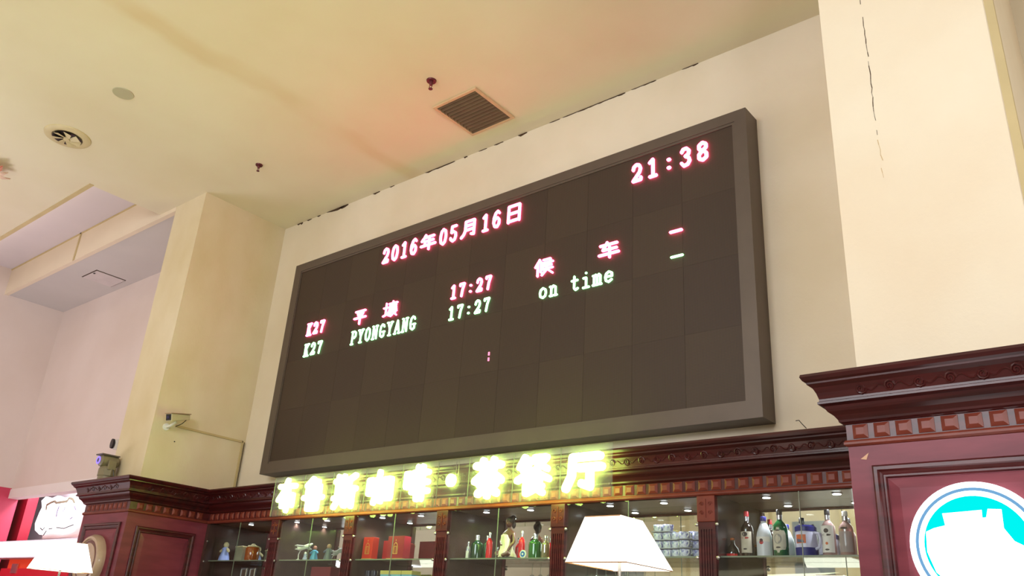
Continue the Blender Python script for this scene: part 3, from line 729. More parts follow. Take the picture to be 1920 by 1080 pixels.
# beige roundel on the left block
cz2 = .44 + E; cx2 = -8.715
rd = thing('round_plaque', 'unlit beige round plaque on the left mahogany panel', 'sign', (cx2, LBY, cz2 - .257))
PL = mat('plaque_beige', (196, 168, 140), .35, coat=.4, var=.15, scale=8); PL2 = mat('plaque_brown', (112, 66, 58), .4)
bm = bm_new(); lathe(bm, [(.255, .009), (.257, .05), (.235, .085), (.212, .088), (.205, .075)], (cx2, LBY, cz2), 'y', 48); obj('rim', bm, PL, rd, True)
bm = bm_new(); lathe(bm, [(.200, .0755), (.190, .080), (.178, .078)], (cx2, LBY, cz2), 'y', 48); obj('groove_ring', bm, PL2, rd, True)
bm = bm_new(); lathe(bm, [(.172, .07), (.170, .084)], (cx2, LBY, cz2), 'y', 48); obj('face', bm, PL, rd, True)

# ================================================================== ILLUMINATED SIGN
YL = 4.70
sg = thing('illuminated_sign', 'row of glowing yellow-green white Chinese letters on clear acrylic above the cabinet', 'sign', (-4.95, YL + .05, .90 + E))
YG = emis('yellow_green_tube', (.70, 1.0, .20), 27.0)
LET = [('布', -6.77, -6.45, .925, 1.245), ('鲁', -6.372, -6.058, .925, 1.235), ('斯', -5.945, -5.62, .925, 1.235), ('咖', -5.50, -5.175, .935, 1.235), ('啡', -5.05, -4.745, .945, 1.245),
       ('茶', -4.305, -3.985, .93, 1.245), ('餐', -3.888, -3.548, .93, 1.235), ('厅', -3.452, -3.105, .935, 1.215)]
for ch, a, b, z0, z1 in LET:
    wd = .046 if ch not in '厅茶' else .056
    bm = bm_new(); ribbon(bm, G[ch], (a + wd / 2, YL, z0 + E + wd / 2), U, V, N, b - a - wd, z1 - z0 - wd, wd, .028, 8)
    obj('glowing_letter', bm, YG, sg)
    for q in range(2):
        bm = bm_new(); xx = a + (b - a) * (.25 + .5 * q); tube(bm, [(xx, YL, z0 + E + .15), (xx, YM - .10, z0 + E + .15)], .004, 6); 
        obj('stand_off', bm, STEEL, sg)
bm = bm_new(); lathe(bm, [(.048, 0), (.05, .02), (.04, .03)], (-4.527, YL, 1.093 + E), 'y', 20); obj('glowing_dot', bm, YG, sg)
for xx in (-4.50, -4.475):
    bm = bm_new(); tube(bm, [(xx, YL + .01, 1.13 + E), (xx, YL + .01, 1.24 + E)], .0022, 5); obj('hanging_wire', bm, STEEL, sg)
pan = [-6.86, -6.41, -6.0, -5.56, -5.11, -4.70, -4.37, -3.93, -3.50, -3.06]
for a, b in zip(pan, pan[1:]):
    p_ = obj('acrylic_panel', B(a + .002, b - .002, YL + .012, YL + .017, .905 + E, 1.262 + E), ACRYL, sg)
    obj('panel_edge', B(a + .0018, a + .0042, YL + .0115, YL + .0175, .905 + E, 1.262 + E), EDGE, p_)
    bm = bm_new(); lathe(bm, [(.006, 0), (.006, .008)], (b - .02, YL + .012, .985 + E), 'y', 10); obj('screw_cap', bm, STEEL, p_)

# ================================================================== BOTTLES AND THINGS IN THE CABINET
SZ = SHZ + E
SHOULDER = [(0, 0), (.46, 0), (.5, .01), (.5, .60), (.47, .66), (.30, .735), (.18, .775), (.165, .80), (.165, .99), (.14, 1.0)]
def bottle(name, label, x, h, wdt, glass, cap, capc=None, lab=None, y=5.10, prof=None, cat='bottle', neck=None, labz=(.10, .56), round_lab=False, group='bottles on the glass shelf', oval=None, z0=None, capn='cap', sq=1):
    z0 = SZ if z0 is None else z0
    prof = prof or SHOULDER
    t = thing(name, label, cat, (x, y, z0), group)
    bm = bm_new(); lathe(bm, [(r * wdt, z * h) for r, z in prof], (x, y, z0), 'z', 24 if sq == 1 else 4)
    obj('body', bm, glass, t, sq == 1)
    bm = bm_new(); cr_ = wdt * (prof[-2][0] + .03); lathe(bm, [(cr_, .90 * h), (cr_, 1.0 * h), (cr_ * .85, 1.015 * h)], (x, y, z0), 'z', 16)
    obj(capn, bm, cap, t, True)
    if neck:
        bm = bm_new(); lathe(bm, [(wdt * .178, .80 * h), (wdt * .178, .895 * h)], (x, y, z0), 'z', 16); obj('neck_foil', bm, neck, t, True)
    if lab:
        bm = bm_new(); R_ = wdt * .503; seg = 12; rows = []
        zs = labz if not round_lab else None
        zz = [labz[0] + (labz[1] - labz[0]) * j / 8 for j in range(9)]
        for q in zz:
            ht = 1.15
            if round_lab:
                u_ = (q - (labz[0] + labz[1]) / 2) / ((labz[1] - labz[0]) / 2); ht = 1.15 * max(.12, math.sqrt(max(0, 1 - abs(u_) ** 4)))
            rows.append([bm.verts.new((x + R_ * math.sin(ht * (2 * k / seg - 1)), y - R_ * math.cos(ht * (2 * k / seg - 1)), z0 + q * h)) for k in range(seg + 1)])
        for a, b in zip(rows, rows[1:]):
            for k in range(seg): bm.faces.new([a[k], a[k + 1], b[k + 1], b[k]])
        lo = obj('paper_label', bm, lab, t, True)
        for q in (oval or []):
            zc_, rr, mm, ex = q
            bm = bm_new(); pts2 = [(rr * ex * math.cos(2 * PI * k / 14), rr * math.sin(2 * PI * k / 14)) for k in range(14)]
            vs = [bm.verts.new((x + a_, y - math.sqrt(max(1e-6, (R_ + .0012) ** 2 - min(a_ ** 2, R_ ** 2 * .95))), z0 + zc_ * h + b_)) for a_, b_ in pts2]
            bm.faces.new(vs); obj('printed_badge', bm, mm, lo)
    return t
DKG = mat('dark_bottle_glass', (22, 14, 14), .08, spec=.8); GRG = mat('green_bottle_glass', (18, 120, 62), .06, spec=.8, emit=None)
GRG.node_tree.nodes['Principled BSDF'].inputs['Transmission Weight'].default_value = .5
FROST = mat('white_frosted_bottle', (214, 216, 224), .3)
CLR = glassy('clear_bottle_glass', (.80, .80, .82), .16, frost=.28)
ROSE = glassy('rose_liquor_glass', (.62, .42, .40), .12, frost=.35)
AMB = mat('amber_jar_glass', (168, 84, 30), .1, spec=.8)
REDL = mat('red_liquid', (206, 26, 34), .15, spec=.7); GDK = mat('deep_green_glass', (24, 66, 40), .08, spec=.8)
PAPER = mat('label_paper', (214, 204, 184), .7, var=.12, scale=30); PAPW = mat('label_white', (238, 232, 226), .6)
REDC = mat('red_cap', (190, 24, 40), .35); SILV = mat('silver_foil', (222, 222, 230), .22, metal=.85)
NAVY = mat('navy_plastic', (44, 42, 120), .35); ORG = mat('orange_print', (214, 106, 50), .5); INK = mat('dark_print', (60, 50, 52), .6)
bottle('liquor_bottle', 'tall dark bottle with red cap and cream label, right cabinet bay', -2.304, .279, .076, DKG, REDC, lab=PAPER, neck=SILV, round_lab=False, oval=[(.50, .014, INK, 1.2), (.42, .006, REDC, 4), (.18, .005, INK, 2.5)])
bottle('white_bottle', 'frosted white bottle with dark cap and small red mark', -2.193, .243, .094, FROST, NAVY, prof=[(0, 0), (.5, 0), (.5, .5), (.44, .62), (.25, .82), (.17, .86), (.17, 1), (.14, 1)], lab=PAPW, labz=(.38, .5), oval=[(.36, .012, REDC, 1.1), (.41, .010, INK, 1.1)])
bottle('green_bottle', 'tall green bottle with big pale oval label and silver neck', -2.088, .281, .090, GRG, DARK, lab=PAPER, neck=SILV, round_lab=True, labz=(.09, .62), oval=[(.38, .030, mat('grey_print', (150, 146, 140), .6), .8), (.38, .018, PAPER, .8), (.2, .005, INK, 3), (.56, .004, INK, 4)])
bottle('slim_bottle', 'slim dark bottle standing behind the blue and white jug', -1.985, .225, .046, DKG, DARK, y=5.19)
bottle('liquor_bottle', 'clear bottle of reddish liquor with white label and black cap', -1.794, .269, .080, ROSE, DARK, lab=PAPW, neck=SILV, labz=(.09, .66), oval=[(.55, .013, INK, 1.1), (.46, .006, INK, 4.2), (.28, .008, ORG, 1), (.15, .005, INK, 2.6)])
bottle('liquor_bottle', 'clear rosy bottle with pale cap, rightmost on the right bay shelf', -1.69, .257, .082, ROSE, PAPW, neck=SILV, lab=CLR, labz=(.1, .55), oval=[(.62, .006, INK, 3.6)])
bottle('decanter', 'small dark decanter with gold tag and red base in shadow', -2.405, .12, .085, DKG, AMB, lab=REDL, labz=(.02, .2), prof=[(0, 0), (.45, 0), (.5, .2), (.4, .5), (.15, .7), (.13, 1), (.1, 1)], cat='decanter')
bottle('small_flask', 'narrow silver topped clear flask at left of the middle right bay', -4.667, .139, .034, CLR, SILV, lab=PAPW, labz=(.1, .5))
bottle('green_bottle', 'round shouldered dark green bottle beside a narrow clear flask', -4.575, .186, .098, GDK, SILV, neck=SILV)
bottle('green_bottle', 'dark green bottle with silver foil top next to the left red bottle', -4.50, .186, .066, GDK, SILV, neck=SILV, y=5.14)
bottle('red_bottle', 'slim red bottle with silver top, left of the seated figurine', -4.445, .205, .050, REDL, SILV, neck=SILV, lab=REDL)
bottle('red_bottle', 'slim red bottle with silver top, right of the seated figurine', -4.12, .206, .050, REDL, SILV, neck=SILV, lab=REDL)
bottle('green_bottle', 'squat green bottle with silver foil top beside the blue badge', -3.99, .181, .100, mat('mid_green_glass', (34, 92, 40), .08, spec=.8), SILV, neck=SILV)
bottle('glass_vase', 'slender clear and amber bottle at right end of middle right bay', -3.892, .167, .062, glassy('amber_clear', (.66, .56, .38), .2, frost=.2), SILV)
# soda-siphon badge
bd = thing('round_badge', 'small blue and white oval badge leaning before green bottle', 'badge', (-4.045, 5.03, SZ))
bm = bm_new(); lathe(bm, [(.030, 0), (.030, .006)], (-4.045, 5.03, SZ + .031), 'y', 24); obj('badge_rim', bm, WHITEP, bd)
bm = bm_new(); lathe(bm, [(.020, .006), (.020, .008)], (-4.045, 5.03, SZ + .031), 'y', 24); obj('badge_face', bm, mat('badge_blue', (36, 110, 190), .4), bd)
bm = bm_new(); lathe(bm, [(.008, .008), (.008, .010)], (-4.045, 5.03, SZ + .031), 'y', 16); obj('badge_mark', bm, WHITEP, bd)
# water jug
jx, jy = -1.925, 5.09
jg = thing('water_jug', 'white and navy blue plastic jug with handle on the glass shelf', 'jug', (jx, jy, SZ))
bm = bm_new(); lathe(bm, [(.064, 0), (.066, .052)], (jx, jy, SZ), 'z', 28); obj('jug_base', bm, NAVY, jg, True)
bm = bm_new(); lathe(bm, [(.065, .052), (.062, .14), (.060, .146)], (jx, jy, SZ), 'z', 28); obj('jug_body', bm, mat('lilac_white', (206, 202, 226), .35), jg, True)
bm = bm_new(); lathe(bm, [(.063, .146), (.064, .172), (.052, .182), (.02, .184)], (jx, jy, SZ), 'z', 28); obj('jug_lid', bm, NAVY, jg, True)
bm = bm_new(); tube(bm, [(jx + .058, jy - .02, SZ + .138), (jx + .09, jy - .03, SZ + .13), (jx + .096, jy - .03, SZ + .09), (jx + .085, jy - .025, SZ + .055), (jx + .062, jy - .02, SZ + .045)], .009, 8); obj('handle', bm, MATS['lilac_white'], jg, True)
bm = bm_new()
for k in range(6):
    a0 = -.65 + k * .16; a1 = a0 + .16
    p = [(jx + .0655 * math.sin(a) , jy - .0655 * math.cos(a), z) for a, z in ((a0, SZ + .075), (a1, SZ + .075), (a1, SZ + .125), (a0, SZ + .125))]
    bm.faces.new([bm.verts.new(q) for q in p])
jl = obj('picture_label', bm, ORG, jg)
bm = bm_new()
for k in range(5):
    a0 = -.55 + k * .14; a1 = a0 + .14
    p = [(jx + .0662 * math.sin(a), jy - .0662 * math.cos(a), z) for a, z in ((a0, SZ + .08), (a1, SZ + .08), (a1, SZ + .1 - .004 * k), (a0, SZ + .1))]
    bm.faces.new([bm.verts.new(q) for q in p])
obj('label_print', bm, mat('slate_print', (96, 100, 124), .5), jl)

# cups stacked in the fifth bay
PORC = mat('patterned_porcelain', (236, 236, 246), .2, coat=.4, var=1, rgb2=(120, 122, 190), scale=55)
CUPW = mat('white_porcelain', (240, 240, 246), .18, coat=.4)
def cup_mesh():
    bm = bm_new(); lathe(bm, [(.020, 0), (.034, .006), (.038, .044), (.035, .044), (.031, .010), (.005, .008)], (0, 0, 0), 'z', 18)
    bm2 = bmesh.ops.recalc_face_normals(bm, faces=bm.faces)
    me = bpy.data.meshes.new('cup_body'); bm.to_mesh(me); bm.free(); me.materials.append(PORC)
    for p in me.polygons: p.use_smooth = True
    bm = bm_new(); tube(bm, [(.034, 0, .036), (.054, 0, .036), (.056, 0, .018), (.036, 0, .010)], .0035, 6)
    mh = bpy.data.meshes.new('cup_handle'); bm.to_mesh(mh); bm.free(); mh.materials.append(CUPW)
    bm = bm_new(); lathe(bm, [(.018, 0), (.05, .006), (.052, .009), (.02, .005)], (0, 0, 0), 'z', 20)
    ms = bpy.data.meshes.new('saucer_dish'); bm.to_mesh(ms); bm.free(); ms.materials.append(CUPW)
    return me, mh, ms
cb, ch_, cs = cup_mesh()
def cup(x, y, z, rz, lab):
    t = thing('tea_cup', lab, 'cup', (x, y, z), 'stacked cups in the fifth bay')
    t.rotation_euler = (0, 0, rz)
    for nm, me in (('cup_body', cb), ('cup_handle', ch_)):
        o = bpy.data.objects.new(nm, me); C.objects.link(o); o.parent = t
def saucer(x, y, z, lab):
    o = bpy.data.objects.new('saucer', cs); C.objects.link(o); o.location = (x, y, z)
    tag(o, lab, 'saucer', 'saucers between the stacked cups')
lev = ['bottom', 'second', 'third', 'top']
xs = {'left': -2.935, 'middle left': -2.865, 'middle right': -2.80}
for nm, x in xs.items():
    for k in range(4):
        if k == 3 and nm == 'middle right': continue
        z = SZ + k * .0545
        cup(x, 5.10, z + .009, -.9, 'patterned white cup, %s of the %s cup stack behind the lampshade' % (lev[k], nm))
        if k < 4 and not (k == 3): saucer(x, 5.10, z, 'white saucer under the %s cup of the %s stack behind the lampshade' % (lev[k], nm))
        else: saucer(x, 5.10, z, 'white saucer under the top cup of the %s stack behind the lampshade' % nm)
for nm, x, y in (('right pair front', -2.725, 5.07), ('right pair back', -2.66, 5.13)):
    for k in range(3):
        z = SZ + k * .0545
        cup(x, y, z + .009, -.6, 'patterned white cup, %s of the %s stack by the fluted pilaster' % (lev[k], nm))
        saucer(x, y, z, 'white saucer under the %s cup of the %s stack by the fluted pilaster' % (lev[k], nm))
# hanging wine glasses below the shelf, bays four and five
WG_ = glassy('wine_glass', (.88, .92, .95), .28)
def wineglass(x, y, zt, lab):
    t = thing('wine_glass', lab, 'wine glass', (x, y, zt - .19), 'wine glasses hanging below the shelf')
    bm = bm_new(); lathe(bm, [(.030, -.19), (.037, -.155), (.032, -.12), (.006, -.095)], (x, y, zt), 'z', 16); obj('bowl', bm, WG_, t, True)
    bm = bm_new(); lathe(bm, [(.004, -.095), (.0035, -.01)], (x, y, zt), 'z', 8); obj('stem', bm, WG_, t, True)
    bm = bm_new(); lathe(bm, [(.032, -.004), (.034, 0)], (x, y, zt), 'z', 16); obj('foot', bm, WG_, t, True)
ord_ = ['first', 'second', 'third', 'fourth', 'fifth', 'sixth']
for k in range(3): wineglass(-3.99 + k * .078, 5.08, SZ - .012, 'upside down wine glass, %s from left below green bottle shelf' % ord_[k])
for k in range(5): wineglass(-3.50 + k * .078, 5.08, SZ - .012, 'upside down wine glass, %s from left under the lampshade bay shelf' % ord_[k])

# gift boxes of bay three
BXR = mat('red_gift_box', (206, 46, 34), .45, var=.1, scale=10); BXD = mat('crimson_gift_box', (150, 22, 36), .4, var=.1, scale=10)
GOLD = mat('gold_print', (226, 196, 110), .3, metal=.6)
def gift(x, y, wd, h, d, m, lab, emblem=True, gr='red gift boxes on the shelf'):
    t = thing('gift_box', lab, 'box', (x, y, SZ), gr)
    obj('box_body', B(x - wd / 2, x + wd / 2, y - d / 2, y + d / 2, SZ + .006, SZ + h), m, t, bevel=.002)
    obj('gold_band', B(x - wd / 2 - .002, x + wd / 2 + .002, y - d / 2 - .002, y + d / 2 + .002, SZ, SZ + .012), GOLD, t)
    if emblem:
        yy = y - d / 2; bm = bm_new()
        arch = [(-.026, .05), (-.026, .10), (-.018, .128), (0, .142), (.018, .128), (.026, .10), (.026, .05), (-.026, .05)]
        ribbon(bm, [arch, [(-.012, .05), (-.012, .11)], [(.012, .05), (.012, .11)], [(-.012, .11), (.012, .11)], [(0, .155), (0, .165)]], (x, yy, SZ), U, V, N, 1, 1, .0055, .0015, 5)
        obj('gold_emblem', bm, GOLD, t)
gift(-5.80, 5.07, .125, .19, .07, BXR, 'bright red gift box with gold arch emblem, leftmost of its shelf')
gift(-5.66, 5.17, .10, .17, .07, BXD, 'dark crimson gift box standing back between two red ones', False)
gift(-5.46, 5.09, .20, .195, .08, BXD, 'wide crimson gift box with gold arch emblem in bay three')
# lower shelf of bay three
CYB = mat('cyan_box', (140, 206, 228), .5); YEB = mat('yellow_lid', (232, 214, 120), .5); BLC = mat('navy_mug', (24, 28, 58), .2, coat=.5)
ZS2 = .13 + E
LZ = .30
for k, x in enumerate((-5.55, -5.42, -5.29)):
    t = thing('tea_carton', 'pale cyan carton with yellow lid, %s from left on bay three lower shelf' % ord_[k], 'carton', (x, 5.1, ZS2), 'cyan cartons')
    obj('carton_body', B(x - .06, x + .06, 5.05, 5.15, ZS2, ZS2 + LZ), CYB, t)
    obj('carton_lid', B(x - .062, x + .062, 5.048, 5.152, ZS2 + LZ, ZS2 + LZ + .03), YEB, t)
for k, x in enumerate((-5.80, -5.725)):
    t = thing('tall_mug', 'glossy navy mug, %s from left beside the cyan cartons' % ord_[k], 'mug', (x, 5.08, ZS2), 'navy mugs')
    bm = bm_new(); lathe(bm, [(.030, 0), (.032, .33), (.028, .33), (.026, .02)], (x, 5.08, ZS2), 'z', 18); obj('mug_body', bm, BLC, t, True)
    bm = bm_new(); tube(bm, [(x + .03, 5.07, ZS2 + .3), (x + .05, 5.06, ZS2 + .28), (x + .05, 5.06, ZS2 + .2), (x + .03, 5.07, ZS2 + .18)], .005, 6); obj('mug_handle', bm, BLC, t, True)

# seated woman figurine with white wrap
SKIN = mat('terracotta_glaze', (104, 62, 48), .28, coat=.4, var=.12, scale=14); HAIR = mat('dark_clay_hair', (52, 42, 30), .4, var=.2, scale=40)
CLOTH = mat('figurine_cloth', (222, 210, 180), .6, var=.15, scale=25)
fx, fy = -4.26, 5.11
fg = thing('figurine', 'brown clay figurine of a seated woman with bun hair and white wrap', 'figurine', (fx, fy, SZ))
def skin(name, pts, edges, rad, m, parent, sub=2):
    off = Vector((0, 0, 0)); p = parent
    while p is not None: off += p.location; p = p.parent
    me = bpy.data.meshes.new(name); me.from_pydata([Vector(q) - off for q in pts], edges, []); me.update()
    o = bpy.data.objects.new(name, me); C.objects.link(o); o.parent = parent; me.materials.append(m)
    md = o.modifiers.new('skin', 'SKIN'); md.use_smooth_shade = True
    for i, r in enumerate(rad):
        sv = me.skin_vertices[0].data[i]; sv.radius = (r, r) if not isinstance(r, tuple) else r
        sv.use_root = (i == 0)
    o.modifiers.new('sub', 'SUBSURF').levels = sub; o.modifiers['sub'].render_levels = sub
    return o
z = SZ
P = [(fx, fy, z + .045), (fx, fy, z + .095), (fx + .003, fy, z + .15), (fx + .004, fy, z + .198), (fx + .006, fy - .004, z + .228), (fx + .006, fy - .012, z + .275),
     (fx - .045, fy - .004, z + .190), (fx - .062, fy - .018, z + .135), (fx - .030, fy - .048, z + .105), (fx - .006, fy - .056, z + .100),
     (fx + .052, fy - .004, z + .190), (fx + .070, fy - .018, z + .130), (fx + .052, fy - .050, z + .085), (fx + .046, fy - .062, z + .055),
     (fx - .035, fy - .035, z + .035), (fx - .050, fy - .085, z + .040), (fx - .02, fy - .10, z + .018), (fx + .035, fy - .035, z + .035), (fx + .055, fy - .085, z + .040), (fx + .02, fy - .105, z + .018)]
Ed = [(0, 1), (1, 2), (2, 3), (3, 4), (4, 5), (3, 6), (6, 7), (7, 8), (8, 9), (3, 10), (10, 11), (11, 12), (12, 13), (0, 14), (14, 15), (15, 16), (0, 17), (17, 18), (18, 19)]
Rd = [.040, .032, .036, .034, .013, .020, .016, .013, .011, .008, .016, .013, .011, .008, .026, .020, .012, .026, .020, .012]
body = skin('body', P, Ed, Rd, SKIN, fg)
hb = bm_new(); ball(hb, (fx + .006, fy - .014, z + .272), .027, .029, .036); 
nose = bmesh.ops.create_cone(hb, segments=6, radius1=.006, radius2=.001, depth=.012, matrix=Matrix.Translation((fx + .004, fy - .043, z + .270)) @ Matrix.Rotation(PI / 2, 4, 'X'))
for s in (-1, 1):
    ball(hb, (fx + .006 + s * .027, fy - .012, z + .268), .004, .006, .009, 8)
head = obj('head', hb, SKIN, fg, True)
bm = bm_new()
for s in (-1, 1): ball(bm, (fx + .005 + s * .010, fy - .041, z + .276), .0035, .002, .002, 8)
obj('eyes', bm, DARK, head)
bm = bm_new(); ball(bm, (fx + .005, fy - .041, z + .255), .007, .002, .0022, 8); obj('mouth', bm, mat('clay_lips', (140, 60, 54), .4), head)
bm = bm_new(); ball(bm, (fx + .009, fy - .004, z + .288), .036, .034, .034); ball(bm, (fx + .022, fy + .012, z + .315), .022, .022, .018); ball(bm, (fx + .030, fy + .016, z + .262), .016, .016, .03)
obj('hair', bm, HAIR, fg, True)
bm = bm_new()
rings = []
for zz, rx, ry, ox in ((.010, .070, .085, 0), (.035, .066, .080, 0), (.075, .050, .054, -.006), (.115, .043, .045, -.010), (.155, .043, .044, -.012), (.178, .036, .040, -.018), (.185, .024, .03, -.022)):
    rings.append([bm.verts.new((fx + ox + (rx * (1 + .07 * math.sin(k * 2.6 + zz * 40))) * math.cos(2 * PI * k / 28), fy - .012 + (ry * (1 + .07 * math.sin(k * 2.6 + zz * 40))) * math.sin(2 * PI * k / 28), z + zz)) for k in range(28)])
for a, b in zip(rings, rings[1:]):
    for k in range(28): bm.faces.new([a[k], a[(k + 1) % 28], b[(k + 1) % 28], b[k]])
obj('wrap_dress', bm, CLOTH, fg, True)
bm = bm_new(); lathe(bm, [(.085, 0), (.085, .012), (.078, .018)], (fx, fy - .01, z), 'z', 24); obj('plinth', bm, HAIR, fg)

# bay two: model aeroplane and small ornaments
ax, ay, az = -6.77, 5.08, SZ
pl = thing('model_plane', 'small white model aeroplane on a curved wire stand', 'model plane', (ax, ay, az))
bm = bm_new(); lathe(bm, [(.004, -.085), (.016, -.06), (.020, 0), (.017, .05), (.004, .09)], (0, 0, 0), 'x', 14)
rot = Matrix.Translation((ax + .03, ay, az + .125)) @ Matrix.Rotation(-.35, 4, 'Y') @ Matrix.Rotation(.2, 4, 'Z')
for v in bm.verts: v.co = rot @ v.co
obj('fuselage', bm, WHITEP, pl, True)
for nm, pts in (('wing', [(-.01, -.11), (.02, -.012), (.02, .012), (-.01, .11), (-.03, .11), (-.025, 0), (-.03, -.11)]), ('tailplane', [(-.075, -.04), (-.06, 0), (-.075, .04), (-.09, .04), (-.085, 0), (-.09, -.04)])):
    bm = bm_new(); prism(bm, pts, (0, 0, 0), (1, 0, 0), (0, 1, 0), (0, 0, 1), .005)
    for v in bm.verts: v.co = rot @ v.co
    obj(nm, bm, WHITEP, pl)
bm = bm_new(); prism(bm, [(-.09, .01), (-.06, .01), (-.085, .055), (-.098, .055)], (0, 0, 0), (1, 0, 0), (0, 0, 1), (0, 1, 0), .004)
for v in bm.verts: v.co = rot @ v.co
obj('tail_fin', bm, WHITEP, pl)
bm = bm_new(); tube(bm, [(ax + .02, ay, az + .115), (ax - .03, ay, az + .10), (ax - .055, ay, az + .06), (ax - .05, ay, az + .012)], .0045, 8); obj('curved_stand', bm, WHITEP, pl, True)
bm = bm_new(); lathe(bm, [(.026, 0), (.028, .008), (.015, .014)], (ax - .048, ay, az), 'z', 18); obj('stand_foot', bm, WHITEP, pl, True)
SKB = mat('doll_grey', (150, 156, 186), .4)
def doll(x, y, s, coat, headm, lab, name='ornament', flare=1.0, arms=True):
    t = thing(name, lab, 'ornament', (x, y, SZ), 'small ornaments on the shelf')
    bm = bm_new(); lathe(bm, [(.30 * s * flare, 0), (.26 * s * flare, .25 * s), (.16 * s, .55 * s), (.20 * s, .68 * s), (.08 * s, .78 * s)], (x, y, SZ), 'z', 18); obj('robe', bm, coat, t, True)
    bm = bm_new(); ball(bm, (x, y, SZ + .88 * s), .15 * s, .15 * s, .17 * s, 14); hd = obj('head', bm, headm, t, True)
    if arms:
        for q in (-1, 1):
            bm = bm_new(); tube(bm, [(x + q * .16 * s, y, SZ + .68 * s), (x + q * .34 * s, y - .02 * s, SZ + .56 * s), (x + q * .44 * s, y - .05 * s, SZ + .52 * s)], [.07 * s, .09 * s, .05 * s], 8); obj('sleeve', bm, headm if flare > 1 else coat, t, True)
    return t
doll(-6.695, 5.06, .075, SKB, WHITEP, 'tiny grey and white ornament beside the model plane', arms=False)
doll(-6.60, 5.09, .13, mat('doll_blue', (64, 130, 176), .4), mat('doll_brown', (140, 84, 78), .5), 'blue and brown doll right of the model plane')
doll(-6.37, 5.07, .14, mat('doll_slate', (86, 88, 112), .5), mat('doll_tan', (150, 110, 100), .5), 'slate grey doll by the right side of bay two')
bb = tag(obj('small_block', B(-7.10, -6.99, 5.06, 5.12, SZ, SZ + .022), mat('block_cream', (196, 182, 150), .5), bevel=.002), 'low cream block lying at left of bay two shelf', 'block')
bt = tag(obj('red_case', B(-6.56, -6.28, 5.05, 5.16, ZS2, ZS2 + .36), mat('case_red', (126, 34, 46), .5), bevel=.003), 'dull red case on lower shelf of bay two', 'case')
# bay one: doll, pale box, amber jar
doll(-8.075, 5.08, .185, mat('doll_skyblue', (150, 165, 225), .35), mat('doll_cream', (206, 192, 150), .5), 'cream and pale blue robed doll at the far left of cabinet', flare=1.05)
t = thing('tin_box', 'pale grey green tin standing left of the amber jar', 'tin', (-7.80, 5.10, SZ))
obj('tin_body', B(-7.865, -7.735, 5.06, 5.14, SZ, SZ + .135), mat('tin_paint', (162, 162, 138), .4, var=.15, scale=12), t, bevel=.004)
obj('tin_lid', B(-7.868, -7.732, 5.057, 5.143, SZ + .135, SZ + .148), mat('tin_lid_paint', (196, 188, 150), .4), t, bevel=.003)
t = thing('amber_jar', 'round amber glass jar with cream lid in leftmost bay', 'jar', (-7.60, 5.09, SZ))
bm = bm_new(); lathe(bm, [(.066, 0), (.070, .01), (.070, .12), (.058, .136)], (-7.60, 5.09, SZ), 'z', 24); obj('jar_body', bm, AMB, t, True)
bm = bm_new(); lathe(bm, [(.060, .136), (.050, .15), (.022, .156), (.018, .168), (.004, .17)], (-7.60, 5.09, SZ), 'z', 24); obj('jar_lid', bm, MATS['doll_cream'], t, True)
for k, (x, wd) in enumerate(((-7.70, .11), (-7.55, .10))):
    t = thing('picture_frame', 'small silver picture frame, %s on leftmost bay lower shelf' % ('left' if k == 0 else 'right'), 'frame', (x, 5.1, ZS2), 'silver frames')
    h_ = .355
    bm = bm_new(); panel_ring(bm, Vector((x, 5.10, ZS2)), U, V, N, -wd / 2, wd / 2, 0, h_, [(0, -.01), (0, .006), (.012, .010), (.018, .002)]); obj('frame_edge', bm, SILV, t)
    obj('frame_picture', B(x - wd / 2 + .014, x + wd / 2 - .014, 5.099, 5.106, ZS2 + .014, ZS2 + h_ - .014), mat('photo_print', (120, 100, 88), .4, var=.4, scale=20), t)

# ================================================================== LAMPS
SHADE = emis('lit_lampshade', (1.0, .93, .80), 2.6); BULB = emis('lamp_bulb', (1.0, .9, .7), 8)
PIP = mat('shade_piping', (190, 140, 90), .6)
def lamp(label, x0, x1, y0, y1, zb, a0, a1, b0, b1, zt, power):
    cx, cy = (x0 + x1) / 2, (y0 + y1) / 2
    t = thing('floor_lamp', label, 'lamp', (cx, cy, 0), 'square shaded lamps')
    bot = [Vector(p) for p in ((x0, y0, zb), (x1, y0, zb), (x1, y1, zb), (x0, y1, zb))]
    top = [Vector(p) for p in ((a0, b0, zt), (a1, b0, zt), (a1, b1, zt), (a0, b1, zt))]
    for k in range(4):
        bm = bm_new(); q = [bot[k], bot[(k + 1) % 4], top[(k + 1) % 4], top[k]]
        bm.faces.new([bm.verts.new(p) for p in q]); o = obj('shade_panel', bm, SHADE, t); o.modifiers.new('s', 'SOLIDIFY').thickness = .003
    for R_ in (bot, top):
        bm = bm_new()
        for k in range(4): tube(bm, [R_[k], R_[(k + 1) % 4]], .003, 6)
        obj('shade_piping', bm, PIP, t)
    bm = bm_new(); tube(bm, [top[0], top[2]], .003, 5); tube(bm, [top[1], top[3]], .003, 5); obj('shade_spider', bm, STEEL, t)
    bm = bm_new(); ball(bm, (cx, cy, zb + .10), .035); obj('bulb', bm, BULB, t, True)
    bm = bm_new(); tube(bm, [(cx, cy, .03), (cx, cy, zt - .01)], .009, 10); obj('pole', bm, STEEL, t, True)
    bm = bm_new(); lathe(bm, [(.16, 0), (.16, .015), (.03, .035)], (cx, cy, 0), 'z', 28); obj('base', bm, DARK, t, True)
    l = bpy.data.lights.new('lamp_glow', 'POINT'); l.energy = power; l.color = (1, .82, .58); l.shadow_soft_size = .02
    o = bpy.data.objects.new('lamp_glow', l); C.objects.link(o); o.location = (cx, cy, zb + .16)
lamp('glowing white square lampshade lamp in front of the bottles', -2.543, -2.188, 3.50, 3.935, .361 + E, -2.50, -2.29, 3.60, 3.81, .594 + E, 14)
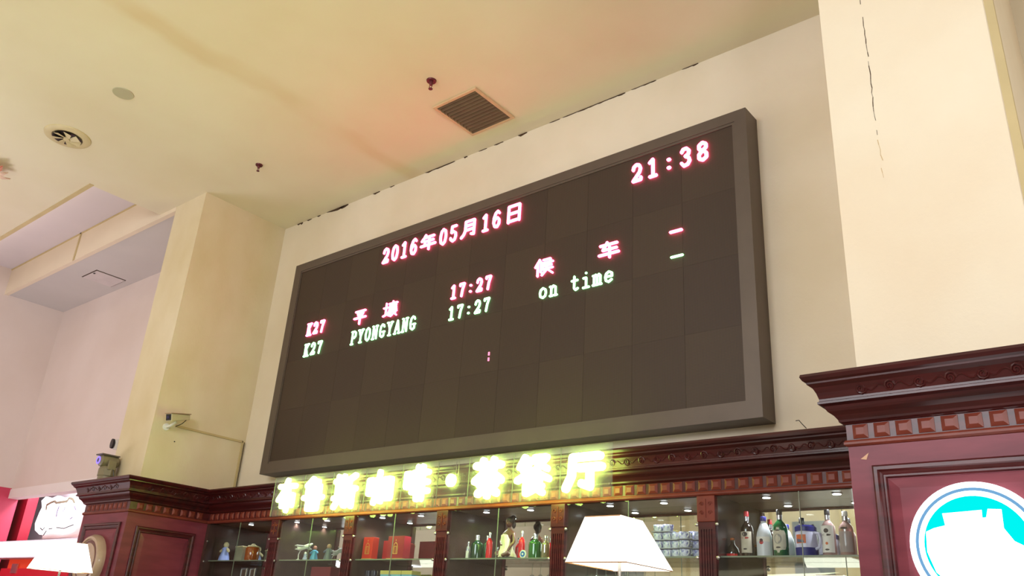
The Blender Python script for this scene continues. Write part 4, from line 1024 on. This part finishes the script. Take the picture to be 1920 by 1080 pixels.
lamp('glowing white square lampshade lamp at the far left by red shop', -7.40, -7.13, 2.92, 3.32, .272 + E, -7.36, -7.17, 3.0, 3.24, .49 + E, 5)

# ================================================================== CAMERAS
GRC = mat('camera_taupe', (128, 118, 90), .45, var=.1, scale=12)
# bullet camera on the side of the left column
bx = COLX1
cc = thing('bullet_camera', 'cream bullet security camera on the side of the left column', 'security camera', (bx + .12, 4.30, 1.80 + E))
p0 = Vector((bx + .17, 4.16, 1.865 + E)); p1 = Vector((bx + .10, 4.40, 1.925 + E)); d = (p1 - p0).normalized(); a_, b_ = frame_of(d)
bm = bm_new()
def cbox(bm, p, q, hw, hh, hw2=None, hh2=None):
    hw2 = hw2 or hw; hh2 = hh2 or hh
    A_ = [bm.verts.new(p + a_ * sx * hw + b_ * sy * hh) for sx, sy in ((-1, -1), (1, -1), (1, 1), (-1, 1))]
    B_ = [bm.verts.new(q + a_ * sx * hw2 + b_ * sy * hh2) for sx, sy in ((-1, -1), (1, -1), (1, 1), (-1, 1))]
    bm.faces.new(A_[::-1]); bm.faces.new(B_)
    for i in range(4): bm.faces.new([A_[i], A_[(i + 1) % 4], B_[(i + 1) % 4], B_[i]])
cbox(bm, p0, p1, .042, .038, .038, .026); obj('camera_body', bm, PLAST, cc, bevel=.006)
bm = bm_new(); cbox(bm, p0 - d * .004, p0, .034, .031); obj('front_glass', bm, DARK, cc, bevel=.003)
bm = bm_new(); lathe(bm, [(.014, 0), (.014, .008)], (0, 0, 0), 'y', 14)
for v in bm.verts: v.co = p0 - d * .006 + a_ * v.co.x + b_ * v.co.z + d * (v.co.y + .003)
obj('lens', bm, mat('lens_blue', (60, 56, 90), .1), cc)
bm = bm_new(); up_ = Vector((0, 0, .042)); cbox(bm, p0 + up_ - d * .02, p1 + up_ * .8, .046, .004); obj('sun_hood', bm, mat('hood_brown', (160, 130, 100), .5), cc)
bm = bm_new(); tube(bm, [(bx, 4.24, 1.80 + E), (bx + .07, 4.24, 1.80 + E), (bx + .13, 4.27, 1.845 + E)], .013, 8); obj('bracket', bm, WHITEP, cc, True)
bm = bm_new(); lathe(bm, [(.036, 0), (.036, .012)], (bx, 4.24, 1.80 + E), 'x', 16); obj('wall_plate', bm, WHITEP, cc)
bm = bm_new(); tube(bm, [p1 + Vector((0, 0, -.02)), p1 + Vector((-.03, -.03, -.07)), (bx + .03, 4.33, 1.82 + E), (bx + .01, 4.35, 1.835 + E)], .004, 6); obj('pigtail_cable', bm, DARK, cc, True)
ct = thing('cable_trunking', 'thin beige cable trunking across the column side down to the cabinet', 'trunking', (bx, 5.0, 1.2 + E))
TRK = mat('trunking', (190, 170, 122), .6)
obj('trunking_run', B(bx, bx + .014, 4.34, 5.16, 1.822 + E, 1.844 + E), TRK, ct)
obj('trunking_drop', B(bx, bx + .014, 5.15, 5.17, 1.236 + E, 1.844 + E), TRK, ct)
bm = bm_new(); tube(bm, [(bx + .018, 5.178, 1.83 + E), (bx + .018, 5.178, 1.237 + E)], .004, 6); obj('exposed_cable', bm, DARK, ct)
tag(obj('wall_screw', B(bx, bx + .006, 4.362, 4.372, 1.667 + E, 1.677 + E), DARK), 'small dark screw in the column side below the bullet camera', 'screw')
# PTZ camera on the left cladding
qx, qy, qz = -8.72, 3.98, 1.235 + E
pt = thing('dome_camera', 'taupe pan-tilt camera with glowing violet ring atop the left cornice', 'security camera', (qx, qy, qz))
bm = bm_new(); lathe(bm, [(.115, 0), (.115, .045), (.125, .05)], (qx, qy, qz), 'z', 24, .9, .8); obj('base', bm, GRC, pt, True)
bm = bm_new(); lathe(bm, [(.13, .05), (.13, .14), (.115, .165)], (qx, qy, qz), 'z', 8, .95, .8); obj('yoke_body', bm, GRC, pt)
for s in (-1, 1):
    bm = bm_new(); box(bm, qx + s * .105 - .016, qx + s * .105 + .016, qy - .05, qy + .05, qz + .12, qz + .24)
    obj('yoke_arm', bm, GRC, pt, bevel=.006)
bm = bm_new(); lathe(bm, [(.045, .13), (.075, .11), (.082, .0), (.078, -.09), (.05, -.12)], (qx, qy, qz + .235), 'y', 20)
hd = obj('camera_head', bm, GRC, pt, True)
bm = bm_new(); box(bm, qx - .09, qx + .09, qy - .15, qy + .09, qz + .295, qz + .312); obj('rain_hood', bm, mat('hood_taupe', (96, 86, 80), .5), pt, bevel=.006)
VI = emis('violet_ring_light', (.30, .20, 1.0), 1.6)
bm = bm_new(); tube(bm, [(qx - .01 + .040 * math.cos(2 * PI * k / 20), qy - .137, qz + .232 + .040 * math.sin(2 * PI * k / 20)) for k in range(21)], .010, 6); obj('ring_light', bm, VI, pt, True)
bm = bm_new(); lathe(bm, [(.026, 0), (.026, .01)], (qx - .01, qy - .132, qz + .232), 'y', 16); obj('lens', bm, MATS['lens_blue'], pt)
bm = bm_new(); tube(bm, [(qx + .12, qy + .02, qz + .13), (qx + .15, qy + .03, qz + .06), (qx + .14, qy + .05, qz)], .004, 5); obj('cable', bm, DARK, pt, True)
pt.scale = (.8, .8, .82); pt.location.x -= .06
# small camera peeping out behind the column
sx_, sy_, sz_ = at(218, 832, 1, 4.75).x, 4.75, at(218, 832, 1, 4.75).z
cs2 = thing('mini_camera', 'small dark and white camera half hidden behind the left column', 'security camera', (sx_, sy_, sz_ - .07))
bm = bm_new(); lathe(bm, [(.035, -.07), (.05, -.02), (.05, .03), (.03, .05)], (sx_, sy_, sz_), 'z', 14); obj('body', bm, WHITEP, cs2, True)
bm = bm_new(); lathe(bm, [(.02, 0), (.038, .02), (.038, .045)], (sx_ + .01, sy_ - .02, sz_ - .01), 'y', 14, 1, 1.6); obj('dark_window', bm, DARK, cs2, True)
bm = bm_new(); tube(bm, [(sx_, sy_, sz_ + .02), (sx_ + .08, sy_ + .1, sz_ + .14), (sx_ + .14, 5.0, sz_ + .16)], .02, 8); obj('arm', bm, WHITEP, cs2, True)

# ================================================================== RED SHOP AT THE LEFT
LW = emis('shop_white_light', (.97, .97, 1.0), 3.0)
ys = 5.55
sa = at(75, 985, 1, ys); 
def pz(x, y, yy=ys): return at(x, y, 1, yy)
ss = thing('shop_sign', 'glowing white cloud shaped shop sign with grey outline beside the left column', 'sign', pz(110, 1000))
cl = [(84, 940), (92, 932), (104, 935), (115, 930), (126, 935), (138, 932), (147, 938), (149, 960), (146, 985), (138, 997), (118, 1002), (95, 1000), (80, 1003), (72, 995), (72, 982), (80, 962), (85, 952)]
bm = bm_new(); q = [pz(a, b) for a, b in cl]; prism(bm, [(p.x, p.z) for p in q][::-1], (0, ys, 0), U, V, N, .05); obj('sign_body', bm, LW, ss)
OUT = mat('sign_outline', (120, 116, 96), .5)
def inkline(pts, wd=.02, m=OUT, yy=ys - .052):
    bm = bm_new(); q = [at(a, b, 1, yy) for a, b in pts]; ribbon(bm, [[(p.x, p.z) for p in q]], (0, yy, 0), U, V, N, 1, 1, wd, .006, 6); obj('outline_stroke', bm, m, ss)
inkline([(87, 955), (88, 947), (97, 942), (103, 940), (106, 943), (126, 940), (130, 934), (137, 936), (140, 942)], .035)
GRY = mat('sign_grey_stroke', (150, 150, 176), .5)
inkline([(111, 950), (108, 958), (106, 968)], .035, GRY); inkline([(122, 953), (119, 958)], .02, GRY); inkline([(140, 949), (143, 956)], .03, GRY); inkline([(136, 970), (132, 973)], .02, GRY)
inkline([(76, 990), (80, 994), (84, 989)], .014, INK); inkline([(92, 992), (98, 991)], .014, INK); inkline([(106, 989), (120, 991), (130, 987), (138, 984)], .014, INK); inkline([(82, 1003), (87, 996)], .02, INK)
bm = bm_new(); p = pz(100, 990); box(bm, p.x - .3, p.x + .9, ys + .0, ys + .04, p.z - .15, p.z + .2); obj('backing_board', bm, mat('sign_back', (226, 206, 204), .6), ss)
bm = bm_new()
for xx in (p.x - .2, p.x + .7): box(bm, xx - .02, xx + .02, ys + .04, 5.85, p.z - .02, p.z + .02)
obj('sign_arm', bm, STEEL, ss)
# lit menu strip
yl = 4.6
m0, m1 = at(-60, 1021, 1, yl), at(150, 1011, 1, yl); m2 = at(0, 1043, 1, yl)
ml = thing('menu_light_box', 'long white glowing light box above the red shop counter', 'light box', (-12, yl, 0))
obj('light_face', B(-13.9, m1.x, yl, yl + .02, m2.z, m1.z), LW, ml)
obj('case', B(-13.994, m1.x + .02, yl + .02, yl + .2, m2.z - .02, m1.z + .02), mat('case_white', (220, 210, 222), .5), ml)
pass
# red and orange boards under it
ORB = mat('orange_red_board', (232, 74, 40), .5, emit=lin((232, 66, 34)), es=.35); RDB = mat('red_board', (206, 24, 44), .5, emit=lin((206, 24, 44)), es=.3)  # faint glow in their own colour put into both boards
mb = thing('menu_board', 'orange red shop fascia board behind the far left lamp', 'board', (-12, 4.8, 0))
a = at(18, 1050, 1, 4.8); YB2 = 4.8
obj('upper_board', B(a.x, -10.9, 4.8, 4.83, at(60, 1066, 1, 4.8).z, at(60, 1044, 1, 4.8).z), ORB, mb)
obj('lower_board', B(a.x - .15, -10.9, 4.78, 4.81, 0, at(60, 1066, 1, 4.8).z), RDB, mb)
pp = at(26, 1066, 1, 4.77); obj('metal_clip', B(pp.x - .08, pp.x + .08, 4.765, 4.785, pp.z - .06, pp.z + .06), STEEL, mb)
# red post standing in the shop corner
rp = struct('trim_3', B(-14.55, -13.95, 5.25, 5.4, 0, 2.1 + E), mat('shop_post_red', (178, 18, 50), .35, var=.1, scale=3))
# shop ceiling lamp
sl = thing('shop_downlight', 'bright round white lamp in the red shop ceiling', 'lamp', (-12.7, 5.6, 2.08 + E))
bm = bm_new(); lathe(bm, [(.22, -.02), (.24, 0)], (-12.7, 5.6, 2.1 + E), 'z', 24); obj('lamp_ring', bm, WHITEP, sl)
bm = bm_new(); lathe(bm, [(.20, -.03), (.20, -.02)], (-12.7, 5.6, 2.1 + E), 'z', 24); obj('lamp_lens', bm, LW, sl)
area('shop_lamp', (-12.7, 5.5, 2.0 + E), (-12.7, 5.5, 0), 1.6, .4, 60, (.95, .95, 1.0))
